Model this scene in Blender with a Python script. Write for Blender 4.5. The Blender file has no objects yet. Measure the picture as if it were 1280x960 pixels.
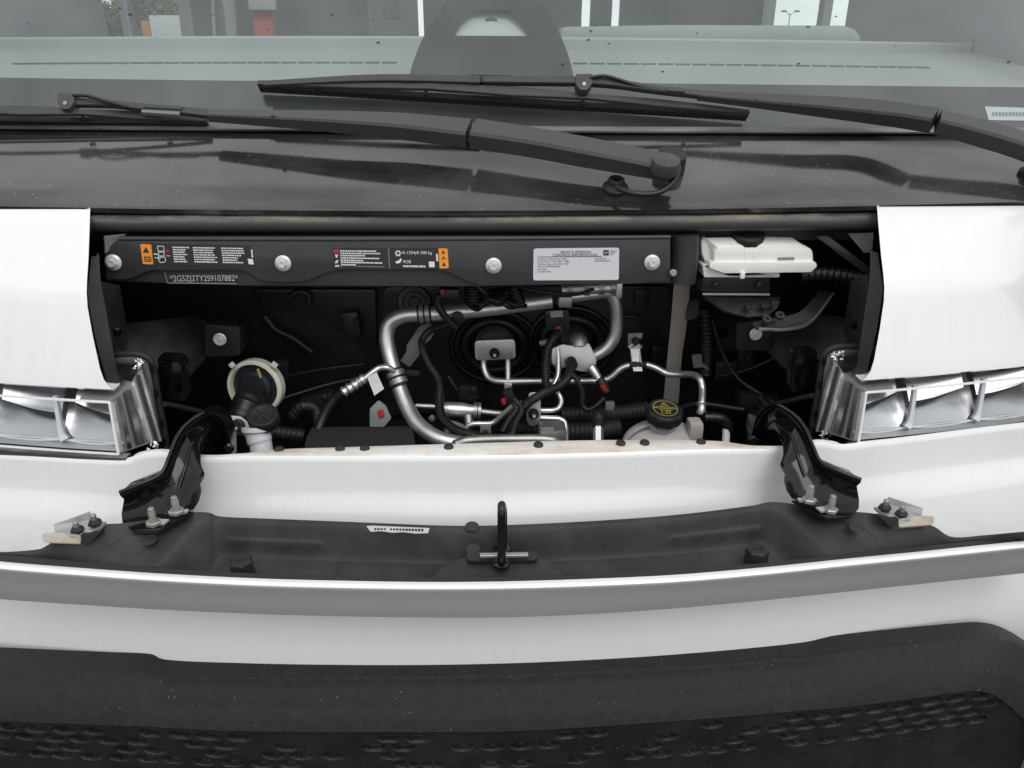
import bpy, bmesh, math, random
from mathutils import Vector, Matrix
random.seed(7)
S = bpy.context.scene
COL = S.collection
R = math.radians

# ------------------------------------------------------------------ camera
F = 967.0
CAM = Vector((-.018, 0, 1.5))
_p, _y, _r = R(23.5), R(2.5), R(.3)
FWD = Vector((math.sin(_y)*math.cos(_p), math.cos(_y)*math.cos(_p), -math.sin(_p)))
_r0 = Vector((math.cos(_y), -math.sin(_y), 0)); _u0 = _r0.cross(FWD)
RT = math.cos(_r)*_r0 + math.sin(_r)*_u0
UP = -math.sin(_r)*_r0 + math.cos(_r)*_u0
cd = bpy.data.cameras.new('camera'); co = bpy.data.objects.new('camera', cd); COL.objects.link(co)
cd.sensor_width = 36; cd.lens = F/1280*36; cd.clip_start = .02; cd.clip_end = 2000
m = Matrix.Identity(4)
for i in range(3):
    m[i][0], m[i][1], m[i][2], m[i][3] = RT[i], UP[i], -FWD[i], CAM[i]
co.matrix_world = m
S.camera = co

# ------------------------------------------------------------------ world: bright overcast sky, sun behind thin cloud
SUN_EL, SUN_AZ = 52, 160
w = bpy.data.worlds.new('World'); S.world = w; w.use_nodes = True
nt = w.node_tree; nt.nodes.clear()
def N(t, typ, **kw):
    n = t.nodes.new(typ)
    for k, v in kw.items():
        setattr(n, k, v)
    return n
sky = N(nt, 'ShaderNodeTexSky', sky_type='NISHITA', sun_disc=False)
sky.sun_elevation = R(SUN_EL); sky.sun_rotation = R(SUN_AZ)
tc = N(nt, 'ShaderNodeTexCoord')
mp = N(nt, 'ShaderNodeMapping'); mp.inputs['Scale'].default_value = (1, 1, 1.9)
nz = N(nt, 'ShaderNodeTexNoise'); nz.inputs['Scale'].default_value = 3.4; nz.inputs['Detail'].default_value = 7; nz.inputs['Roughness'].default_value = .55; nz.inputs['Distortion'].default_value = .4
cr = N(nt, 'ShaderNodeValToRGB')
cr.color_ramp.elements[0].position = .33; cr.color_ramp.elements[0].color = (.62, .64, .68, 1)
cr.color_ramp.elements[1].position = .68; cr.color_ramp.elements[1].color = (1.30, 1.30, 1.29, 1)
sk = N(nt, 'ShaderNodeVectorMath', operation='SCALE'); sk.inputs['Scale'].default_value = .1
mx = N(nt, 'ShaderNodeMixRGB'); mx.inputs[0].default_value = .93
bg = N(nt, 'ShaderNodeBackground'); bg.inputs[1].default_value = 1.0
wo = N(nt, 'ShaderNodeOutputWorld')
L_ = nt.links.new
L_(tc.outputs['Generated'], mp.inputs[0]); L_(mp.outputs[0], nz.inputs[0]); L_(nz.outputs[0], cr.inputs[0])
L_(sky.outputs[0], sk.inputs[0]); L_(sk.outputs[0], mx.inputs[1]); L_(cr.outputs[0], mx.inputs[2])
L_(mx.outputs[0], bg.inputs[0]); L_(bg.outputs[0], wo.inputs[0])
sd = bpy.data.lights.new('sun', 'SUN'); sd.energy = 1.0; sd.angle = R(35); sd.color = (1, .97, .93)
so = bpy.data.objects.new('sun', sd); COL.objects.link(so)
so.rotation_euler = (R(90-SUN_EL), 0, R(180-SUN_AZ))
so.location = (0, -3, 6)
vs = S.view_settings; vs.view_transform = 'Standard'; vs.look = 'None'; vs.gamma = 1; vs.exposure = 0.12; vs.use_curve_mapping = False
S.render.engine = 'CYCLES'
S.cycles.max_bounces = 8; S.cycles.transparent_max_bounces = 16; S.cycles.caustics_reflective = False; S.cycles.caustics_refractive = False

# ------------------------------------------------------------------ picture rays -> real places
def ray(u, v):
    return FWD + (u-640)/F*RT + (480-v)/F*UP
def P(u, v, y, k=0):
    d = ray(u, v); x = 0
    for i in range(8):
        t = (y + k*x*x - CAM.y)/d.y; x = CAM.x + t*d.x
    return CAM + d*t
def PP(u, v, o, n):
    d = ray(u, v)
    return CAM + d*((o-CAM).dot(n)/d.dot(n))
def PX(u, v, x):
    d = ray(u, v); return CAM + d*((x-CAM.x)/d.x)
def PL(u, v, y, s=-1, k=0):           # a left-hand point, mirrored for the right-hand side
    p = P(u, v, y, k)
    return p if s < 0 else Vector((-p.x, p.y, p.z))

# ------------------------------------------------------------------ materials
MATS = {}
def mat(name, col, rough=.5, metal=0, coat=0, var=.15, vscale=30, bump=0, bscale=400, dust=0, dcol=(.36, .33, .28), dscale=12, spec=.5, rvar=.1, up=0, specks=0, stretch=None, trans=0):
    mt = bpy.data.materials.new(name); mt.use_nodes = True
    t = mt.node_tree; b = t.nodes['Principled BSDF']; L = t.links.new
    b.inputs['Roughness'].default_value = rough; b.inputs['Metallic'].default_value = metal
    b.inputs['Coat Weight'].default_value = coat; b.inputs['Coat Roughness'].default_value = .04
    b.inputs['Specular IOR Level'].default_value = spec
    tcn = N(t, 'ShaderNodeTexCoord'); src = tcn.outputs['Object']
    if stretch:
        mpn = N(t, 'ShaderNodeMapping'); mpn.inputs['Scale'].default_value = stretch; L(src, mpn.inputs[0]); src = mpn.outputs[0]
    n1 = N(t, 'ShaderNodeTexNoise'); n1.inputs['Scale'].default_value = vscale; n1.inputs['Detail'].default_value = 5
    L(src, n1.inputs[0])
    a = [max(0, c*(1-var)) for c in col]; c2 = [min(1, c*(1+var)) for c in col]
    m1 = N(t, 'ShaderNodeMixRGB'); m1.inputs[1].default_value = (*a, 1); m1.inputs[2].default_value = (*c2, 1)
    L(n1.outputs[0], m1.inputs[0]); out = m1.outputs[0]
    rr = N(t, 'ShaderNodeMapRange'); rr.inputs[3].default_value = max(.0, rough-rvar); rr.inputs[4].default_value = min(1, rough+rvar)
    L(n1.outputs[0], rr.inputs[0]); rout = rr.outputs[0]
    if dust:
        n2 = N(t, 'ShaderNodeTexNoise'); n2.inputs['Scale'].default_value = dscale; n2.inputs['Detail'].default_value = 9; n2.inputs['Roughness'].default_value = .65
        L(src, n2.inputs[0])
        mr = N(t, 'ShaderNodeMapRange'); mr.inputs[1].default_value = .42; mr.inputs[2].default_value = .75; mr.inputs[4].default_value = dust
        L(n2.outputs[0], mr.inputs[0]); fac = mr.outputs[0]
        if up:
            ge = N(t, 'ShaderNodeNewGeometry'); sx = N(t, 'ShaderNodeSeparateXYZ'); L(ge.outputs['Normal'], sx.inputs[0])
            mu = N(t, 'ShaderNodeMapRange'); mu.inputs[1].default_value = .15; mu.inputs[2].default_value = .85; mu.inputs[4].default_value = 1
            L(sx.outputs[2], mu.inputs[0])
            mm = N(t, 'ShaderNodeMath', operation='MULTIPLY'); L(fac, mm.inputs[0]); L(mu.outputs[0], mm.inputs[1]); fac = mm.outputs[0]
        m2 = N(t, 'ShaderNodeMixRGB'); m2.inputs[2].default_value = (*dcol, 1); L(fac, m2.inputs[0]); L(out, m2.inputs[1]); out = m2.outputs[0]
        ra = N(t, 'ShaderNodeMath', operation='ADD'); rs = N(t, 'ShaderNodeMath', operation='MULTIPLY'); rs.inputs[1].default_value = .5
        L(fac, rs.inputs[0]); L(rs.outputs[0], ra.inputs[0]); L(rout, ra.inputs[1]); rout = ra.outputs[0]
    if specks:
        vo = N(t, 'ShaderNodeTexVoronoi'); vo.inputs['Scale'].default_value = 120; vo.inputs['Randomness'].default_value = 1
        L(tcn.outputs['Object'], vo.inputs[0])
        n3 = N(t, 'ShaderNodeTexNoise'); n3.inputs['Scale'].default_value = 25; L(tcn.outputs['Object'], n3.inputs[0])
        ms = N(t, 'ShaderNodeMapRange'); ms.inputs[1].default_value = .14; ms.inputs[2].default_value = .08; ms.inputs[4].default_value = specks
        L(vo.outputs['Distance'], ms.inputs[0])
        gt = N(t, 'ShaderNodeMapRange'); gt.inputs[1].default_value = .52; gt.inputs[2].default_value = .62; L(n3.outputs[0], gt.inputs[0])
        mm = N(t, 'ShaderNodeMath', operation='MULTIPLY'); L(ms.outputs[0], mm.inputs[0]); L(gt.outputs[0], mm.inputs[1])
        m3 = N(t, 'ShaderNodeMixRGB'); m3.inputs[2].default_value = (.5, .49, .46, 1); L(mm.outputs[0], m3.inputs[0]); L(out, m3.inputs[1]); out = m3.outputs[0]
    L(out, b.inputs['Base Color']); L(rout, b.inputs['Roughness'])
    if bump:
        n4 = N(t, 'ShaderNodeTexNoise'); n4.inputs['Scale'].default_value = bscale; n4.inputs['Detail'].default_value = 3
        L(src, n4.inputs[0])
        bp = N(t, 'ShaderNodeBump'); bp.inputs['Strength'].default_value = bump; bp.inputs['Distance'].default_value = .001
        L(n4.outputs[0], bp.inputs['Height']); L(bp.outputs[0], b.inputs['Normal'])
    if trans:
        b.inputs['Subsurface Weight'].default_value = trans
        b.inputs['Subsurface Radius'].default_value = (.02, .02, .015)
    MATS[name] = mt
    return mt
def glass(name, tint, k=1.8, extra=0):
    mt = bpy.data.materials.new(name); mt.use_nodes = True
    t = mt.node_tree; t.nodes.clear(); L = t.links.new
    g = N(t, 'ShaderNodeNewGeometry'); d = N(t, 'ShaderNodeVectorMath', operation='DOT_PRODUCT')
    L(g.outputs['Incoming'], d.inputs[0]); L(g.outputs['Normal'], d.inputs[1])
    ab = N(t, 'ShaderNodeMath', operation='ABSOLUTE'); L(d.outputs['Value'], ab.inputs[0])
    su = N(t, 'ShaderNodeMath', operation='SUBTRACT'); su.inputs[0].default_value = 1; L(ab.outputs[0], su.inputs[1])
    pw = N(t, 'ShaderNodeMath', operation='POWER'); pw.inputs[1].default_value = 5; L(su.outputs[0], pw.inputs[0])
    ma = N(t, 'ShaderNodeMath', operation='MULTIPLY_ADD'); ma.inputs[1].default_value = .96; ma.inputs[2].default_value = .04; L(pw.outputs[0], ma.inputs[0])
    ml = N(t, 'ShaderNodeMath', operation='MULTIPLY'); ml.inputs[1].default_value = k; ml.use_clamp = True; L(ma.outputs[0], ml.inputs[0])
    tr = N(t, 'ShaderNodeBsdfTransparent'); tr.inputs[0].default_value = (*tint, 1)
    gl = N(t, 'ShaderNodeBsdfGlossy'); gl.inputs['Roughness'].default_value = .01
    mi = N(t, 'ShaderNodeMixShader'); L(ml.outputs[0], mi.inputs[0]); L(tr.outputs[0], mi.inputs[1]); L(gl.outputs[0], mi.inputs[2])
    src = mi.outputs[0]
    if extra:   # thin film of dust lying on the pane
        tcn = N(t, 'ShaderNodeTexCoord'); n2 = N(t, 'ShaderNodeTexNoise'); n2.inputs['Scale'].default_value = 9; n2.inputs['Detail'].default_value = 8; L(tcn.outputs['Object'], n2.inputs[0])
        mr = N(t, 'ShaderNodeMapRange'); mr.inputs[1].default_value = .3; mr.inputs[2].default_value = .8; mr.inputs[3].default_value = extra*.5; mr.inputs[4].default_value = extra
        L(n2.outputs[0], mr.inputs[0])
        df = N(t, 'ShaderNodeBsdfDiffuse'); df.inputs[0].default_value = (.5, .52, .52, 1)
        m2 = N(t, 'ShaderNodeMixShader'); L(mr.outputs[0], m2.inputs[0]); L(src, m2.inputs[1]); L(df.outputs[0], m2.inputs[2]); src = m2.outputs[0]
    o = N(t, 'ShaderNodeOutputMaterial'); L(src, o.inputs[0])
    MATS[name] = mt
    return mt
mat('white_paint', (.80, .80, .80), .30, coat=1.0, var=.012, vscale=2.2, dust=.08, dcol=(.55, .53, .50), dscale=3, rvar=.06, stretch=(26, 4, 1.2))
mat('white_under', (.76, .74, .71), .5, var=.04, dust=1.0, dcol=(.44, .35, .26), dscale=20, stretch=(.5, 1, 1))
mat('black_gloss', (.018, .018, .020), .08, spec=1.0, var=.3, vscale=9, dust=.12, dcol=(.4, .39, .37), dscale=7, specks=.5, rvar=.03, stretch=(.6, 1, 1))
mat('frit', (.012, .012, .014), .45, var=.1)
mat('streak_dark', (.05, .05, .055), .5)
mat('seal_rubber', (.05, .05, .05), .55, dust=1.0, dcol=(.42, .37, .30), dscale=22, up=1, bump=.3, stretch=(.4, 2, 2))
mat('strip', (.10, .10, .095), .55, dust=.8, dcol=(.34, .32, .28), dscale=14, stretch=(.3, 2, 2))
mat('wiper', (.045, .045, .048), .42, var=.2, bump=.08, rvar=.06)
mat('rubber', (.012, .012, .012), .6)
mat('plastic', (.018, .018, .020), .58, spec=.4, var=.18, vscale=60, bump=.25, bscale=900, dust=.10, dcol=(.3, .28, .26), dscale=20)
mat('bumper', (.011, .012, .0135), .52, var=.12, vscale=90, bump=.8, bscale=900, dust=.03, dcol=(.4, .39, .37), dscale=90, specks=.30, spec=.30)
mat('bumper_shade', (.009, .010, .011), .5, spec=.40, var=.15, vscale=20, bump=.4, bscale=700, dust=.05, dscale=18, specks=.25)  # bumper plastic with the lower face's shade put into its colour
mat('black_paint', (.004, .004, .005), .12, spec=.42, var=.2, dust=.012, dscale=18, rvar=.05)
mat('beam', (.030, .032, .034), .42, var=.08, dust=.04, rvar=.04)
mat('bay', (.008, .0085, .010), .55, var=.3, dust=.10, dcol=(.2, .19, .17), dscale=9)
mat('bay_dusty', (.012, .012, .012), .6, var=.3, dust=.35, dcol=(.16, .145, .12), dscale=8)
mat('bay_panel', (.022, .023, .026), .42, var=.2)
mat('aluminium', (.80, .79, .77), .42, metal=.9, var=.10, vscale=40, bump=.06, bscale=300, rvar=.10)
mat('cast', (.44, .44, .43), .45, metal=.9, var=.28, vscale=60, bump=.3, bscale=500)
mat('zinc', (.40, .41, .42), .42, metal=.7, var=.12, vscale=80)
mat('stud', (.40, .39, .36), .45, metal=.8, var=.15)
mat('bolt', (.70, .70, .68), .42, metal=.35, var=.10, vscale=120, dust=.3, dscale=60)
mat('hose', (.010, .010, .010), .42, var=.2)
mat('red', (.42, .02, .03), .4)
mat('orange', (.85, .30, .03), .45, var=.03)
mat('label_white', (.62, .63, .66), .45, var=.05, vscale=20)
mat('ink', (.02, .02, .02), .6)
mat('print_white', (.75, .75, .75), .6)
mat('print_grey', (.22, .23, .24), .6)
mat('print_pale', (.42, .43, .43), .6)
mat('yellow', (.42, .36, .09), .5)
mat('tank', (.46, .44, .43), .45, var=.06, vscale=25, trans=.2)
mat('reservoir', (.86, .87, .81), .4, var=.05, vscale=18, trans=.25)
mat('filler_white', (.68, .70, .74), .4, var=.05, trans=.2)
mat('cream', (.74, .72, .62), .45, var=.08)
mat('cone', (.020, .022, .030), .4)
mat('webbing', (.42, .38, .33), .85, var=.25, vscale=250, bump=.8, bscale=700, stretch=(1, 1, 3), dust=.4, dcol=(.40, .36, .30))
mat('foam', (.022, .021, .020), .85, var=.5, vscale=500, bump=.6)
mat('grey_plastic', (.18, .19, .19), .5)
mat('chrome', (.62, .63, .64), .28, metal=1, var=.03, rvar=.04)
mat('satin', (.60, .61, .62), .30, metal=.55, var=.12, vscale=14, rvar=.08, stretch=(6, 6, .6))
mat('crystal', (.85, .86, .88), .08, metal=.6, var=.05)
mat('chrome_soft', (.52, .53, .54), .22, metal=1, var=.05, rvar=.05)
mat('lens_rib', (.93, .94, .95), .12, coat=1, var=.02)
mat('dash', (.40, .42, .42), .6, var=.05, bump=.2)
mat('dash_dark', (.10, .105, .11), .6)
mat('cab', (.40, .42, .43), .7, var=.08, vscale=3)
mat('cab_pale', (.55, .56, .54), .6, var=.05)
mat('belt', (.55, .10, .07), .7, var=.08)
mat('asphalt', (.06, .06, .06), .9, var=.3, vscale=60, bump=.4, bscale=120)
mat('bark', (.10, .075, .05), .9); mat('leaf', (.15, .19, .10), .8, var=.4, vscale=3)
mat('trailer', (.7, .7, .7), .5); mat('orange_cab', (.6, .22, .06), .5); mat('pole', (.2, .2, .2), .5); mat('lamp_head', (.05, .05, .05), .5)
mat('brownish', (.42, .40, .36), .5, dust=.9, dcol=(.36, .28, .16), dscale=40)
glass('windshield_glass', (.86, .93, .91), 2.4, .10)
glass('side_glass', (.80, .87, .84), 1.6)
glass('lens', (.93, .94, .95), 1.7)

# ------------------------------------------------------------------ mesh helpers
def obj(name, vs_, fs, m, parent=None, smooth=False, sharp=35):
    me = bpy.data.meshes.new(name)
    vs_ = [Vector(v) for v in vs_]
    lo = [min(v[i] for v in vs_) for i in range(3)]; hi = [max(v[i] for v in vs_) for i in range(3)]
    c = Vector([(a+b)/2 for a, b in zip(lo, hi)])
    me.from_pydata([v-c for v in vs_], [], fs)
    me.validate(); me.update()
    if smooth:
        for p in me.polygons: p.use_smooth = True
        try: me.set_sharp_from_angle(angle=R(sharp))
        except Exception: pass
    me.materials.append(MATS[m])
    o = bpy.data.objects.new(name, me); COL.objects.link(o); o.location = c
    if parent is not None:
        o.parent = parent; pl = parent
        base = Vector((0, 0, 0))
        while pl is not None: base += pl.location; pl = pl.parent
        o.location = c - base
    return o
def bobj(name, bm, m, parent=None, smooth=False, sharp=35):
    bmesh.ops.recalc_face_normals(bm, faces=bm.faces)
    bm.verts.index_update()
    vs_ = [v.co.copy() for v in bm.verts]; fs = [[v.index for v in f.verts] for f in bm.faces]
    bm.free()
    return obj(name, vs_, fs, m, parent, smooth, sharp)
def empty(name, loc, parent=None):
    o = bpy.data.objects.new(name, None); COL.objects.link(o); o.empty_display_size = .05
    base = Vector((0, 0, 0)); pl = parent
    while pl is not None: base += pl.location; pl = pl.parent
    o.location = Vector(loc) - base; o.parent = parent
    return o
def cat(pts, n, closed=False):
    pts = [Vector(p) for p in pts]
    if len(pts) == 2:
        return [pts[0].lerp(pts[1], i/(n-1)) for i in range(n)]
    d = [0]
    for a, b in zip(pts, pts[1:]): d.append(d[-1] + max((b-a).length, 1e-6)**.5)
    out = []
    for i in range(n):
        t = d[-1]*i/(n-1); j = 0
        while j < len(pts)-2 and t > d[j+1]: j += 1
        p0 = pts[max(j-1, 0)]; p1 = pts[j]; p2 = pts[j+1]; p3 = pts[min(j+2, len(pts)-1)]
        h = d[j+1]-d[j]; s = (t-d[j])/h
        m1 = (p2-p0)/max(d[j+1]-d[max(j-1, 0)], 1e-6)*h; m2 = (p3-p1)/max(d[min(j+2, len(pts)-1)]-d[j], 1e-6)*h
        out.append((2*s**3-3*s*s+1)*p1+(s**3-2*s*s+s)*m1+(-2*s**3+3*s*s)*p2+(s**3-s*s)*m2)
    return out
def lin(pts, n):
    pts = [Vector(p) for p in pts]; d = [0]
    for a, b in zip(pts, pts[1:]): d.append(d[-1]+(b-a).length)
    out = []
    for i in range(n):
        t = d[-1]*i/(n-1); j = 0
        while j < len(pts)-2 and t > d[j+1]: j += 1
        out.append(pts[j].lerp(pts[j+1], (t-d[j])/max(d[j+1]-d[j], 1e-9)))
    return out
def grid(name, rows, m, parent=None, thick=0, smooth=True, sharp=35, side=1):
    nr, nc = len(rows), len(rows[0])
    bm = bmesh.new()
    V = [[bm.verts.new(p) for p in r] for r in rows]
    for i in range(nr-1):
        for j in range(nc-1):
            q = []
            for vv in (V[i][j], V[i][j+1], V[i+1][j+1], V[i+1][j]):
                if vv not in q: q.append(vv)
            try: bm.faces.new(q)
            except ValueError: pass
    if thick:
        bmesh.ops.recalc_face_normals(bm, faces=bm.faces)
        bm.normal_update()
        c = sum((f.normal.dot(f.calc_center_median()-CAM) for f in bm.faces))
        if c > 0:
            bmesh.ops.reverse_faces(bm, faces=bm.faces); bm.normal_update()
        off = {v: bm.verts.new(v.co-v.normal*thick) for v in bm.verts[:]}
        bed = [e for e in bm.edges if len(e.link_faces) == 1]
        for f in bm.faces[:]: bm.faces.new([off[v] for v in reversed(f.verts[:])])
        for e in bed:
            a, b = e.verts
            try: bm.faces.new((a, b, off[b], off[a]))
            except ValueError: pass
    return bobj(name, bm, m, parent, smooth, sharp)
def loft(name, curves, m, parent=None, n=40, thick=0, smooth=True, sharp=35, mode=cat, cross=0):
    rows = [mode(c, n) for c in curves]
    if cross:
        cols = [cat([r[j] for r in rows], cross) for j in range(n)]
        rows = [[cols[j][i] for j in range(n)] for i in range(cross)]
    return grid(name, rows, m, parent, thick, smooth, sharp)
def frames(pts, up):
    fr = []
    for i, p in enumerate(pts):
        t = (pts[min(i+1, len(pts)-1)]-pts[max(i-1, 0)]).normalized()
        s = t.cross(up)
        if s.length < 1e-4: s = t.cross(Vector((1, .3, 0)))
        s.normalize(); u = s.cross(t).normalized()
        fr.append((t, s, u))
    return fr
def tube(name, pts, r, m, parent=None, seg=14, n=None, smooth=True, cor=0, pitch=.004, mode=cat, cap=True):
    if n is None: n = max(12, len(pts)*7)
    path = mode(pts, n)
    if cor:
        L = sum((b-a).length for a, b in zip(path, path[1:])); nn = int(L/pitch*4)
        path = cat(path, nn); n = nn
    # parallel transport
    t = (path[1]-path[0]).normalized(); s = t.orthogonal().normalized()
    vs_, fs = [], []
    for i, p in enumerate(path):
        t2 = (path[min(i+1, n-1)]-path[max(i-1, 0)]).normalized()
        s = (s - t2*s.dot(t2)).normalized(); u = t2.cross(s)
        rr = r if not isinstance(r, (list, tuple)) else r[0]+(r[-1]-r[0])*i/(n-1) if len(r) == 2 else r[min(len(r)-1, int(i/(n-1)*(len(r)-1)+.5))]
        if cor: rr *= 1+cor*(1 if (i//2) % 2 else -1)
        for k in range(seg):
            a = 2*math.pi*k/seg
            vs_.append(p+(s*math.cos(a)+u*math.sin(a))*rr)
    for i in range(n-1):
        for k in range(seg):
            fs.append((i*seg+k, i*seg+(k+1) % seg, (i+1)*seg+(k+1) % seg, (i+1)*seg+k))
    if cap:
        fs.append(tuple(range(seg-1, -1, -1))); fs.append(tuple((n-1)*seg+k for k in range(seg)))
    return obj(name, vs_, fs, m, parent, smooth, 50)
def bar(name, pts, ws, hs, normal, m, parent=None, n=24, rnd=.16, mode=cat):
    """rounded rectangular bar along pts: ws across, hs along normal"""
    path = mode(pts, n); fr = frames(path, normal)
    K = [(-1, -1), (-1, 1-rnd*2), (-1+rnd, 1), (1-rnd, 1), (1, 1-rnd*2), (1, -1)]
    vs_, fs = [], []
    def val(a, f):
        if not isinstance(a, (list, tuple)): return a
        q = f*(len(a)-1); j = min(int(q), len(a)-2); return a[j]+(a[j+1]-a[j])*(q-j)
    for i, p in enumerate(path):
        f = i/(n-1); t, s, u = fr[i]; ww = val(ws, f)/2; h = val(hs, f)/2
        for a, b in K: vs_.append(p+s*a*ww+u*b*h)
    q = len(K)
    for i in range(n-1):
        for k in range(q): fs.append((i*q+k, i*q+(k+1) % q, (i+1)*q+(k+1) % q, (i+1)*q+k))
    fs.append(tuple(range(q-1, -1, -1))); fs.append(tuple((n-1)*q+k for k in range(q)))
    bm = bmesh.new(); V = [bm.verts.new(v) for v in vs_]
    for f in fs: bm.faces.new([V[i] for i in f])
    return bobj(name, bm, m, parent, True, 32)
def lathe(name, prof, o, axis, m, parent=None, seg=24, smooth=True, sx=1, hexn=None, xdir=None):
    axis = Vector(axis).normalized(); s = Vector(xdir).normalized() if xdir else axis.orthogonal().normalized()
    s = (s-axis*s.dot(axis)).normalized(); u = axis.cross(s)
    seg = hexn or seg
    vs_, fs = [], []
    for r, h in prof:
        for k in range(seg):
            a = 2*math.pi*k/seg
            vs_.append(Vector(o)+(s*math.cos(a)*sx+u*math.sin(a))*max(r, 1e-5)+axis*h)
    for i in range(len(prof)-1):
        for k in range(seg): fs.append((i*seg+k, i*seg+(k+1) % seg, (i+1)*seg+(k+1) % seg, (i+1)*seg+k))
    fs.append(tuple(range(seg-1, -1, -1))); fs.append(tuple((len(prof)-1)*seg+k for k in range(seg)))
    return obj(name, vs_, fs, m, parent, smooth, 30)
def prism(name, pts, depth, m, parent=None, bev=0, hole=None, dvec=None):
    """polygon (world points, roughly planar) extruded away from the camera by depth (or along dvec)"""
    pts = [Vector(p) for p in pts]
    n = Vector((0, 0, 0))
    for a, b in zip(pts, pts[1:]+pts[:1]): n += a.cross(b)
    n.normalize()
    c = sum(pts, Vector())/len(pts)
    if n.dot(CAM-c) < 0: n = -n
    d = Vector(dvec) if dvec is not None else -n*depth
    bm = bmesh.new()
    V = [bm.verts.new(p) for p in pts]
    if hole:
        H = [[bm.verts.new(Vector(p)) for p in h] for h in hole]
        ed = []
        for lp in [V]+H:
            for a, b in zip(lp, lp[1:]+lp[:1]): ed.append(bm.edges.new((a, b)))
        bmesh.ops.triangle_fill(bm, use_beauty=True, use_dissolve=False, edges=ed)
    else:
        bm.faces.new(V)
    if depth or dvec is not None:
        r = bmesh.ops.extrude_face_region(bm, geom=bm.faces[:])
        vv = [g for g in r['geom'] if isinstance(g, bmesh.types.BMVert)]
        bmesh.ops.translate(bm, verts=vv, vec=d)
        bmesh.ops.recalc_face_normals(bm, faces=bm.faces)
        if bev:
            es = [e for e in bm.edges if e.calc_face_angle(0) > R(35)]
            bmesh.ops.bevel(bm, geom=es, offset=bev, segments=2, affect='EDGES', profile=.6)
    return bobj(name, bm, m, parent, bool(bev), 40)
def box(name, c, size, m, parent=None, bev=.002, rot=None):
    bm = bmesh.new(); bmesh.ops.create_cube(bm, size=1)
    for v in bm.verts: v.co = Vector((v.co.x*size[0], v.co.y*size[1], v.co.z*size[2]))
    if bev: bmesh.ops.bevel(bm, geom=bm.edges[:], offset=bev, segments=2, affect='EDGES', profile=.6)
    if rot is not None:
        for v in bm.verts: v.co = rot @ v.co
    for v in bm.verts: v.co += Vector(c)
    return bobj(name, bm, m, parent, bool(bev), 40)
def rounded(pts, r, seg=5):
    pts = [Vector(p) for p in pts]; out = []
    n = len(pts)
    for i in range(n):
        a, b, c = pts[i-1], pts[i], pts[(i+1) % n]
        rr = r if not isinstance(r, (list, tuple)) else r[i]
        if rr <= 0: out.append(b); continue
        d1 = (a-b); d2 = (c-b); q = min(rr, d1.length*.45, d2.length*.45)
        s = b+d1.normalized()*q; e = b+d2.normalized()*q
        for k in range(seg+1):
            t = k/seg; out.append(s*(1-t)**2+b*2*t*(1-t)+e*t*t)
    return out
def text(name, body, o, xa, ya, size, m, parent, align='LEFT', sx=1):
    cu = bpy.data.curves.new(name, 'FONT'); cu.body = body; cu.size = size; cu.align_x = align; cu.resolution_u = 3
    ob = bpy.data.objects.new('tmp', cu); COL.objects.link(ob)
    bpy.context.view_layer.update()
    me = bpy.data.meshes.new_from_object(ob)
    vs_ = [Vector(o)+xa*v.co.x*sx+ya*v.co.y for v in me.vertices]; fs = [tuple(p.vertices) for p in me.polygons]
    bpy.data.objects.remove(ob); bpy.data.curves.remove(cu); bpy.data.meshes.remove(me)
    return obj(name, vs_, fs, m, parent)
def joinquads(name, quads, m, parent):
    vs_, fs = [], []
    for q in quads:
        b = len(vs_); vs_ += q; fs.append(tuple(range(b, b+len(q))))
    return obj(name, vs_, fs, m, parent)
def sub(o, label): o['label'] = label; return o
X, Y, Z = Vector((1, 0, 0)), Vector((0, 1, 0)), Vector((0, 0, 1))

# ================================================================== the setting
gr = obj('ground', [(-300, -120, 0), (300, -120, 0), (300, 300, 0), (-300, 300, 0)], [(0, 1, 2, 3)], 'asphalt'); gr['kind'] = 'structure'

# ================================================================== the van
van = empty('delivery_van', (0, 2.5, 0))
van['label'] = 'white delivery van seen close from the front with its short hood tipped open'
van['category'] = 'van'

# --- cowl, windshield base
CO = P(604, 264, 1.11); CR = P(604, 166, 1.305)
def cowl_front(x): return Vector((x, 1.11+.012*x*x, CO.z+.016*x*x))
def cowl_rear(x): return Vector((x, CR.y+.03*x*x, CR.z-.004*x))
xs = [-1.0+2.0*i/48 for i in range(49)]
rows = []
for k, f in enumerate((0, .015, .04, .3, .6, .9, 1.0)):
    r = []
    for x in xs:
        a, b = cowl_front(x), cowl_rear(x); p = a.lerp(b, f)
        p.z += .003*math.sin(math.pi*f)
        if f == 0: p.z -= .007; p.y += .005
        if f == .015: p.z -= .0015
        r.append(p)
    rows.append(r)
cowl = grid('cowl_panel', rows, 'black_gloss', van, thick=.004)
sub(cowl, 'glossy black cowl panel below the windshield')
CN = (CR-CO).cross(X).normalized()
if CN.z < 0: CN = -CN
# dusty strip between cowl and glass
rows = [[cowl_rear(x)+Vector((0, -.012, .0035+CN.z*.001)) for x in xs], [cowl_rear(x)+Vector((0, -.004, .008)) for x in xs], [cowl_rear(x)+Vector((0, .008, .010)) for x in xs], [cowl_rear(x)+Vector((0, .016, .008)) for x in xs]]
sub(grid('windshield_seal', rows, 'strip', van, thick=.003), 'dusty grey seal along the foot of the glass')

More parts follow.
